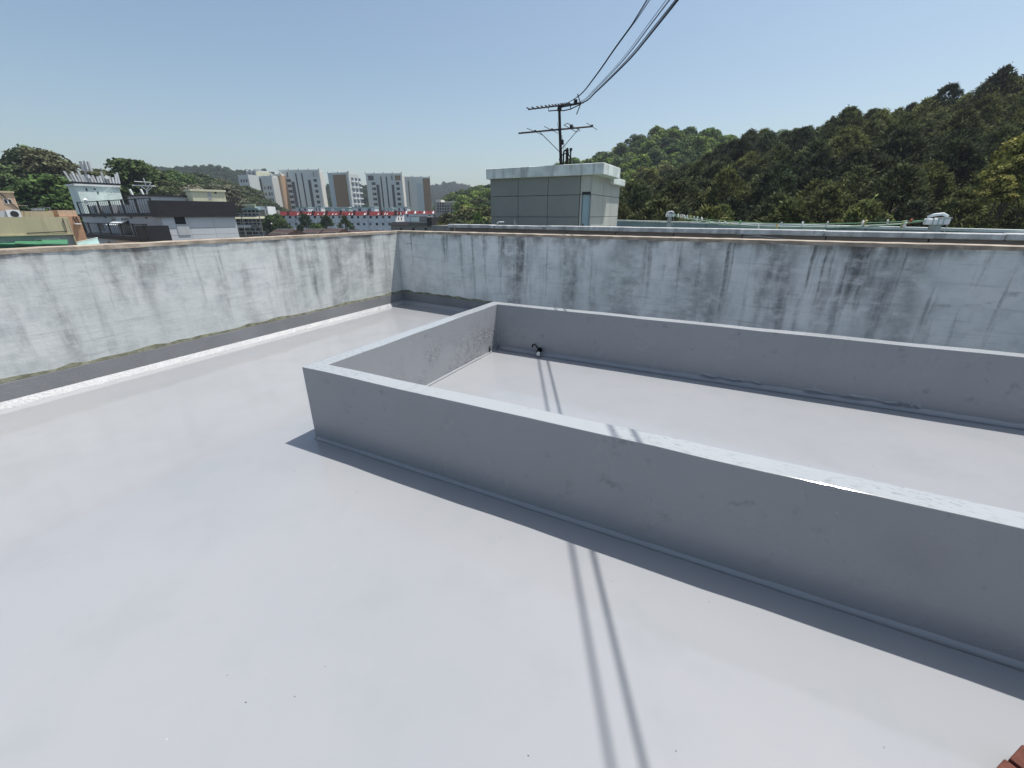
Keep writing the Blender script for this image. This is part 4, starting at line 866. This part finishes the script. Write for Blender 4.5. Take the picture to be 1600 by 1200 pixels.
# ------------------------------------------------------------------ HILLS AND TREES
def quads_mesh(name, C, A, B, mat_):
    n = len(C); V = np.empty((n, 4, 3)); V[:, 0] = C - A - B * .3; V[:, 1] = C + B * .7 - A * .15; V[:, 2] = C + A + B * .3; V[:, 3] = C - B * .7 + A * .15
    me = bpy.data.meshes.new(name); me.vertices.add(4 * n); me.vertices.foreach_set('co', V.reshape(-1)); me.loops.add(4 * n); me.loops.foreach_set('vertex_index', np.arange(4 * n, dtype=np.int32))
    me.polygons.add(n); me.polygons.foreach_set('loop_start', np.arange(0, 4 * n, 4, dtype=np.int32)); me.polygons.foreach_set('loop_total', np.full(n, 4, dtype=np.int32))
    me.update(); me.validate(); me.materials.append(mat_); return me
def unit(a): return a / np.maximum(np.linalg.norm(a, axis=-1, keepdims=True), 1e-9)
def pine_crown(h, r, ntuft, nb, size, seed):           # tufts of upswept needles on whorled boughs
    g = np.random.default_rng(seed); C = []; A = []; B = []
    for k in range(ntuft):
        t = g.random() ** .8; z = h * (.12 + .88 * t); rad = r * (1 - t ** 1.7) ** .75 * (.78 + .3 * g.random()) * math.sqrt(g.uniform(.35, 1)); a = g.random() * 6.283
        c = np.array([math.cos(a) * rad, math.sin(a) * rad, z + .25 * rad / r])
        out = np.array([math.cos(a) * .75, math.sin(a) * .75, .55 + .5 * t]); cs = .55 * (1 - .35 * t)
        d = unit(out + g.normal(0, .65, (nb, 3))); L = size * g.uniform(.6, 1.3, (nb, 1))
        p = c + g.normal(0, cs * .38, (nb, 3)) + d * L * .4
        s = unit(np.cross(d, g.normal(0, 1, (nb, 3))))
        C.append(p); A.append(d * L * .5); B.append(s * L * .22)
    return np.concatenate(C), np.concatenate(A), np.concatenate(B)
def leafy_crown(h, r, nl, per, size, seed, flat=1.0):  # lobes of leaves through an uneven crown
    g = np.random.default_rng(seed); C = []; A = []; B = []
    for k in range(nl):
        t = (k + .5) / nl; z = h * (.22 + .70 * t); rad = r * math.sin(math.pi * min(1, (.22 + .74 * t))) ** .7 * g.uniform(.25, .95); a = k * 2.4 + g.random()
        c = np.array([math.cos(a) * rad, math.sin(a) * rad, z]); lr = r * g.uniform(.30, .48)
        d = unit(g.normal(0, 1, (per, 3))); d[:, 2] = np.where(d[:, 2] < -.3, -d[:, 2], d[:, 2])
        p = c + d * lr * g.uniform(.55, 1.08, (per, 1)) * np.array([1, 1, .72 * flat])
        nrm = unit(d + g.normal(0, .55, (per, 3)) + np.array([0, 0, .35])); s = unit(np.cross(nrm, g.normal(0, 1, (per, 3)))); t2 = np.cross(nrm, s); L = size * g.uniform(.6, 1.3, (per, 1))
        C.append(p); A.append(s * L * .5); B.append(t2 * L * .5)
    return np.concatenate(C), np.concatenate(A), np.concatenate(B)
def tree_proto(name, crown, th, tr, cat, label, limbs=4):
    r = thing(name, label, cat, (0, 0, 0))
    b = MB(); b.tube([(0, 0, -1.2), (0.05, 0, th * .5), (0, .06, th)], tr, 6, r2=tr * .35)
    for k in range(limbs):
        a = 2.4 * k; z = th * (.45 + .12 * k); b.tube([(0, 0, z), (math.cos(a) * th * .18, math.sin(a) * th * .18, z + th * .10)], tr * .4, 4, r2=tr * .15)
    b.build('trunk', BARK, r)
    o = bpy.data.objects.new('crown', quads_mesh(name + '_crown', *crown, LEAF)); COL.objects.link(o); o.parent = r
    return r
pines = [tree_proto('pine_tree', pine_crown(6.6, 2.5 + .15 * k, 165, 50, .30, 20 + k), 5.2, .17, 'pine tree', 'pine') for k in range(5)]
leafs = [tree_proto('broadleaf_tree', leafy_crown(7.6, 3.5, 20, 230, .50, 40 + k), 5.5, .2, 'tree', 'tree') for k in range(5)]
acacs = [tree_proto('acacia_tree', leafy_crown(8.5, 4.0, 28, 170, .45, 60 + k, .55), 7.0, .18, 'tree', 'tree', 6) for k in range(3)]
conif = [tree_proto('conifer_tree', pine_crown(7.5, 1.7, 90, 34, .34, 80 + k), 6.6, .16, 'conifer', 'conifer') for k in range(2)]
PROTO = {'pine': pines, 'leaf': leafs, 'acacia': acacs, 'conifer': conif}; USED = set()
def plant(kind, loc, h, col, label, group=None, wide=1.0):
    src = random.choice(PROTO[kind]); nat = {'pine': 7.0, 'leaf': 8.2, 'acacia': 9.0, 'conifer': 7.8}[kind]; k = h / nat
    jl = random.uniform(.86, 1.16); c = (col[0] * jl * random.uniform(.93, 1.07), col[1] * jl, col[2] * jl * random.uniform(.9, 1.1), 1)
    sc_ = (k * wide * random.uniform(.92, 1.1), k * wide * random.uniform(.92, 1.1), k); rz = random.random() * 6.283
    if src.name not in USED:
        USED.add(src.name); src.location = loc; src.rotation_euler = (0, 0, rz); src.scale = sc_; src['label'] = label
        if group: src['group'] = group
        for ch in src.children: ch.color = c
        return src
    return copy_thing(src, loc, rz, sc_, c, label, group)

class Slope:                                           # terrain between a foot line and a crest line
    def __init__(s, crest, footY, footz, treeh):
        s.px = [c[0] for c in crest]; s.cr = [at(c[0], c[1], c[2]) - Z * treeh for c in crest]; s.fy = footY; s.fz = footz
        s.ft = [Vector((gx(c[0], footY if not callable(footY) else footY(c[0])), footY if not callable(footY) else footY(c[0]), footz)) for c in crest]
    def at(s, i, t):                                   # i fractional crest index
        k = min(int(i), len(s.cr) - 2); f = i - k; a = s.ft[k].lerp(s.ft[k + 1], f); b = s.cr[k].lerp(s.cr[k + 1], f); p = a.lerp(b, t)
        if t <= 1: p.z = a.z + (b.z - a.z) * (t ** .92)
        else: p.z = b.z - (t - 1) * 6
        return p
    def terrain(s, name, mat_):
        n = (len(s.cr) - 1) * 4; T = [-.02, .1, .25, .4, .55, .7, .85, 1.0, 1.15, 1.4]; b = MB(); vs = []
        for i in range(n + 1):
            for j, t in enumerate(T):
                p = s.at(i / 4, max(t, 0)); p.z += random.uniform(-.25, .25)
                if j == 0: p.z = GZ - .5
                vs.append(p)
            p = vs[-1].copy(); 
        K = len(T); b.add(vs, [(i * K + j, (i + 1) * K + j, (i + 1) * K + j + 1, i * K + j + 1) for i in range(n) for j in range(K - 1)])
        return tag(b.build(name, mat_, None, True), kind='structure')
    def scatter(s, sp, tmax=1.12, tmin=0.0):
        out = []; n = len(s.cr) - 1; i = 0.0
        midl = [(s.ft[k].lerp(s.cr[k], .6) - s.ft[k + 1].lerp(s.cr[k + 1], .6)).length for k in range(n)]
        t = tmin; row = 0
        depth = sum((s.cr[k] - s.ft[k]).length for k in range(n + 1)) / (n + 1)
        while t <= tmax:
            L = [(s.ft[k].lerp(s.cr[k], min(t, 1)) - s.ft[k + 1].lerp(s.cr[k + 1], min(t, 1))).length for k in range(n)]; tot = sum(L); d = random.random() * sp
            while d < tot:
                q = d; k = 0
                while k < n - 1 and q > L[k]: q -= L[k]; k += 1
                ii = k + min(q / max(L[k], .01), .999); tt = t + random.uniform(-.38, .38) * sp / depth
                out.append((ii, max(tt, 0), s.at(min(max(ii, 0), n - .001), max(tt, 0)))); d += sp * random.uniform(.75, 1.25)
            t += sp * .95 / depth; row += 1
        return out

# right pine hill
pc = [(935, 312, 92), (965, 292, 92), (1000, 277, 92), (1060, 259, 92), (1100, 245, 92), (1140, 223, 92), (1180, 208, 90), (1232, 196, 88), (1289, 182, 85), (1337, 165, 82), (1372, 160, 80), (1451, 149, 76), (1495, 142, 74), (1539, 134, 71), (1582, 112, 68), (1660, 92, 64), (1760, 70, 60)]
ph = Slope(pc, lambda x: 36 - (x - 935) / 825 * 12, -6.0, 7.2); ph.terrain('pine_hill', SOIL)
pts = ph.scatter(4.35, 1.10, .0); npine = 0
def zone_p(px, t):
    c = 'just right of the stair house' if px < 1060 else 'above the small clothes-line post' if px < 1180 else 'above the middle of the clothes line' if px < 1380 else 'above the larger clothes-line post' if px < 1520 else 'near the right picture edge'
    return ('on the skyline ' if t > .88 else 'high up ' if t > .6 else 'halfway up ' if t > .3 else 'at the foot ') + c
pts.sort(key=lambda e: e[2].length)
for (i, t, p) in pts:
    px = 800 + 712 * p.x / p.y
    if px > 1690 or npine >= 298: continue
    h = random.uniform(5.6, 8.8)
    col = random.choice(((.106, .124, .050), (.080, .098, .042), (.126, .142, .054), (.072, .092, .044), (.154, .170, .062), (.050, .062, .032)))
    plant('pine', p - Z * .3, h, col, 'olive pine ' + zone_p(px, t) + ' on the right hillside', 'pines on the right-hand hillside', random.uniform(1.05, 1.3)); npine += 1
# tall pine breaking the skyline at the right, and yellow-green tree at the right edge
p = at(1575, 102, 66); plant('pine', p - Z * 8.9, 9.0, (.05, .055, .032), 'tallest pine, breaking the skyline at the right end of the hill', None, 1.05)
for (px, py, Y, h, wd, lab) in ((1618, 200, 29, 4.2, .80, 'uppermost'), (1596, 238, 28.5, 3.2, .85, 'middle one'), (1574, 268, 28, 2.2, .95, 'lowest')):
    p = at(px, py, Y); plant('leaf', p - Z * h, h, (.26, .25, .065), 'yellow-green leafy tree against dark pines, %s of three at the right edge' % lab, 'yellow-green trees at the right edge', wd)
# green wooded hill behind
gc_ = [(640, 318, 250), (690, 304, 240), (712, 298, 235), (728, 293, 230), (765, 288, 225), (800, 278, 220), (850, 262, 215), (893, 247, 210), (927, 238, 205), (970, 222, 200), (1019, 200, 195), (1054, 193, 190), (1090, 195, 190), (1137, 201, 190), (1180, 206, 190), (1240, 203, 190), (1300, 200, 190)]
gh = Slope(gc_, 125, -6, 9.0); gh.terrain('green_hill', SOIL)
gp = gh.scatter(6.6, 1.08, .05); gp.sort(key=lambda e: -e[1]); ng = 0
GC = ((.125, .185, .038), (.150, .215, .046), (.080, .130, .036), (.190, .240, .052), (.098, .135, .050), (.052, .088, .034))
for (i, t, p) in gp:
    px = 800 + 712 * p.x / p.y
    if px < 690 or (765 < px < 880 and t < .8) or px > 1260: continue
    if px > 1000 and t < .35: continue
    if px < 724 and t < .8: continue
    if ng >= 285: break
    plant('leaf', p - Z * .4, random.uniform(7.5, 10.5), random.choice(GC), 'broadleaf tree ' + ('on the skyline' if t > .85 else 'high' if t > .6 else 'low') + ' on the green hill, ' + ('left of the stair house' if px < 800 else 'just above the stair house roof' if px < 1000 else 'right of the stair house'), 'trees on the rounded green hill', random.uniform(.95, 1.2)); ng += 1
p = at(1096, 213, 165); plant('leaf', p - Z * 9.5, 10, (.155, .20, .04), 'brightest yellow-green tree on the rounded green hill', None, .9)
p = at(1010, 262, 135); plant('leaf', p - Z * 8, 8.5, (.13, .145, .04), 'pale olive tree where the green hill meets the pines, left one', 'pale olive trees at the edge of the pines', 1.1)
p = at(1040, 256, 138); plant('leaf', p - Z * 8, 8.5, (.12, .135, .045), 'pale olive tree where the green hill meets the pines, right one', 'pale olive trees at the edge of the pines', 1.1)
# nearer trees between the towers and the stair house
for (px, py, Y, h, col, kd, lab) in ((702, 329, 120, 9, (.075, .085, .04), 'leaf', 'olive tree beside the white end wall of the rear red-roofed block'), (730, 318, 115, 11, (.085, .100, .038), 'leaf', 'round olive-green tree left of the stair house'),
        (746, 331, 100, 9, (.085, .14, .03), 'conifer', 'small bright green pointed tree left of the stair house'), (760, 318, 105, 11, (.10, .12, .04), 'leaf', 'pale green tree touching the stair house wall'), (716, 341, 95, 7, (.05, .075, .03), 'leaf', 'low dark green bushy tree above the coping end'),
        (738, 343, 90, 7, (.07, .10, .03), 'leaf', 'low green bushy tree in front of the pointed one'), (755, 342, 88, 7, (.045, .065, .03), 'leaf', 'low dark tree at the foot of the stair house wall'), (688, 347, 38, 5, (.14, .15, .045), 'conifer', 'yellowish spiky shrub behind the stone house'),
        (697, 350, 37, 5, (.13, .14, .045), 'conifer', 'yellowish spiky shrub by the end of the coping')):
    p = at(px, py, Y); plant(kd, p - Z * h, h, col, lab, None, 1.1)
# trees before the red-roofed block
for (px, py, Y, h, col, kd, wd, lab) in ((425, 329.5, 125, 12, (.060, .095, .03), 'leaf', .75, 'tall bushy green tree at the left end of the red-roofed block'), (436, 340, 122, 10, (.07, .105, .03), 'leaf', .75, 'shorter bushy tree beside the tall one before the red-roofed block'),
        (475, 333.5, 115, 11, (.04, .068, .03), 'conifer', 1.1, 'layered dark conifer before the red-roofed block'), (492, 347, 112, 8, (.06, .11, .025), 'leaf', .8, 'low bright green bush between two conifers'),
        (508, 336, 118, 11, (.045, .075, .03), 'conifer', 1.35, 'broad dark conifer in the middle of the red-roofed block'), (537, 336, 115, 11, (.05, .085, .03), 'conifer', 1.1, 'slim green conifer before the red-roofed block, rightmost'),
        (551, 352, 112, 8, (.06, .09, .035), 'conifer', 1.0, 'small conifer right of the slim one'), (468, 350, 110, 8, (.05, .065, .04), 'conifer', 1.0, 'small greyish conifer left of the layered one')):
    p = at(px, py, Y); plant(kd, p - Z * h, h, col, lab, None, wd)
# left wooded hill
lc = [(-120, 245, 105), (-40, 240, 105), (0, 238, 105), (27, 228, 104), (58, 226, 103), (87, 232, 102), (113, 237, 102), (142, 250, 102), (160, 249, 104), (184, 242, 106), (207, 240, 108), (226, 250, 120), (252, 256, 132), (280, 262, 152), (315, 267, 178), (349, 274, 198), (388, 284, 218), (420, 308, 228), (445, 322, 235)]
lh = Slope(lc, lambda x: 68 + max(0, x) * .1 + max(0, x - 200) * .5, -7, 10.5); lh.terrain('left_hill', SOIL)
lp = lh.scatter(6.0, 1.06, .0); nl = 0
for (i, t, p) in lp:
    px = 800 + 712 * p.x / p.y
    if px < -60: continue
    if px < 150: kd, cols = random.choice((('acacia', ((.085, .100, .042), (.075, .092, .038), (.105, .112, .052))), ('acacia', ((.09, .09, .05),)), ('leaf', ((.05, .07, .03),))))
    elif px < 240: kd, cols = random.choice((('leaf', ((.042, .070, .026), (.050, .078, .028))), ('acacia', ((.06, .075, .035),))))
    else: kd, cols = random.choice((('leaf', ((.055, .085, .028), (.06, .075, .035))), ('acacia', ((.095, .10, .055), (.07, .085, .04)))))
    if t < .35 and px < 260: kd, cols = 'leaf', ((.030, .045, .022), (.036, .060, .022))
    nm = ('dense green broadleaf tree ' if kd == 'leaf' else 'olive layered acacia ') + ('on the ridge ' if t > .8 else 'halfway up the left slope ' if t > .4 else 'low on the left slope ') + ('above the tan building' if px < 90 else 'behind the mint tower' if px < 200 else 'behind the grey penthouse' if px < 300 else 'behind the cream hut' if px < 365 else 'below the leftmost towers')
    plant(kd, p - Z * .4, random.uniform(8.6, 11.5), sc3(random.choice(cols), 1.4), nm, 'broadleaf trees on the left slope' if kd == 'leaf' else 'acacias on the left slope', random.uniform(.95, 1.2)); nl += 1
for (px, py, Y, h, col, kd, wd, lab) in ((68, 266, 80, 11, (.080, .125, .034), 'leaf', 1.25, 'bright green round tree above the salmon roof'), (95, 298, 74, 7.5, (.065, .105, .03), 'leaf', 1.1, 'smaller bright green tree below the round one'),
        (62, 226, 96, 11, (.115, .12, .062), 'acacia', 1.15, 'highest olive acacia on the left skyline'), (190, 240, 100, 12, (.060, .092, .032), 'leaf', 1.2, 'dark dense tree on the skyline behind the mint tower'),
        (298, 284, 92, 8.5, (.20, .19, .13), 'acacia', .9, 'pale blossoming acacia left of the cream hut'), (352, 284, 118, 9, (.17, .165, .11), 'acacia', .9, 'pale blossoming acacia above the black parapet end'), (330, 282, 122, 9, (.12, .125, .075), 'acacia', .9, 'greyish olive acacia behind the cream hut')):
    p = at(px, py, Y); plant(kd, p - Z * h, h, col, lab, None, wd)
for kd in PROTO.values():
    for o in kd:
        if o.name not in USED:
            for ch in list(o.children): bpy.data.objects.remove(ch)
            bpy.data.objects.remove(o)

# far forests: one mass each, tree crowns set on points
def far_forest(name, crest, footY, footz, treeh, sp, mat_, scale):
    sl = Slope(crest, footY, footz, treeh); sl.terrain(name + '_hill', SOIL)
    pts = [p for (_, t, p) in sl.scatter(sp, 1.1, 0.1)]
    me = bpy.data.meshes.new(name); me.from_pydata([tuple(p) for p in pts], [], []); o = bpy.data.objects.new(name, me); COL.objects.link(o); tag(o, kind='stuff')
    ng = bpy.data.node_groups.new(name + '_nodes', 'GeometryNodeTree'); ng.interface.new_socket('Geometry', in_out='INPUT', socket_type='NodeSocketGeometry'); ng.interface.new_socket('Geometry', in_out='OUTPUT', socket_type='NodeSocketGeometry')
    N = ng.nodes; gi, go = N.new('NodeGroupInput'), N.new('NodeGroupOutput'); ip = N.new('GeometryNodeInstanceOnPoints'); oi = N.new('GeometryNodeObjectInfo')
    src = [c for c in leafs[0].children if c.name.startswith('crown')][0] if leafs[0].name in bpy.data.objects else None
    oi.inputs['Object'].default_value = src; oi.inputs['As Instance'].default_value = True; oi.transform_space = 'ORIGINAL'
    rv = N.new('FunctionNodeRandomValue'); rv.data_type = 'FLOAT_VECTOR'; rv.inputs[0].default_value = (0, 0, 0); rv.inputs[1].default_value = (.15, .15, 6.283)
    rs = N.new('FunctionNodeRandomValue'); rs.data_type = 'FLOAT'; rs.inputs[2].default_value = scale * .75; rs.inputs[3].default_value = scale * 1.25
    sm = N.new('GeometryNodeSetMaterial'); sm.inputs['Material'].default_value = mat_
    L = ng.links; L.new(gi.outputs[0], ip.inputs['Points']); L.new(oi.outputs['Geometry'], ip.inputs['Instance']); L.new(rv.outputs[0], ip.inputs['Rotation']); L.new(rs.outputs[1], ip.inputs['Scale']); L.new(ip.outputs[0], sm.inputs['Geometry']); L.new(sm.outputs[0], go.inputs[0])
    md = o.modifiers.new('scatter', 'NODES'); md.node_group = ng
    return o
far_forest('far_wood', [(150, 275, 560), (210, 264, 540), (240, 261, 520), (289, 261, 500), (317, 256, 500), (338, 258, 500), (373, 266, 500), (394, 261, 500), (408, 264, 500), (420, 268, 500), (440, 274, 500), (480, 284, 490), (506, 290, 480), (556, 287, 470), (600, 290, 470), (640, 300, 470)], 330, -8, 9, 8.5, LEAF_FAR, 1.1)
far_forest('distant_wood', [(560, 300, 1000), (620, 298, 1000), (668, 293, 1000), (690, 288, 1000), (700, 285, 1000), (713, 287, 1000), (722, 289, 1000), (735, 292, 1000), (760, 298, 1000), (800, 300, 1000)], 700, -8, 10, 12, LEAF_FAR, 1.5)

# ------------------------------------------------------------------ HAZE
hz = bpy.data.materials.new('haze_air'); hz.use_nodes = True; hz.node_tree.nodes.clear()
ho = hz.node_tree.nodes.new('ShaderNodeOutputMaterial'); hv = hz.node_tree.nodes.new('ShaderNodeVolumePrincipled')
hv.inputs['Color'].default_value = (.80, .88, 1.0, 1); hv.inputs['Density'].default_value = .00030; hv.inputs['Anisotropy'].default_value = .2
hz.node_tree.links.new(hv.outputs[0], ho.inputs['Volume'])
tag(MB().box(-1510, 1510, -310, 1510, GZ - 2, 110).build('haze', hz), kind='stuff')
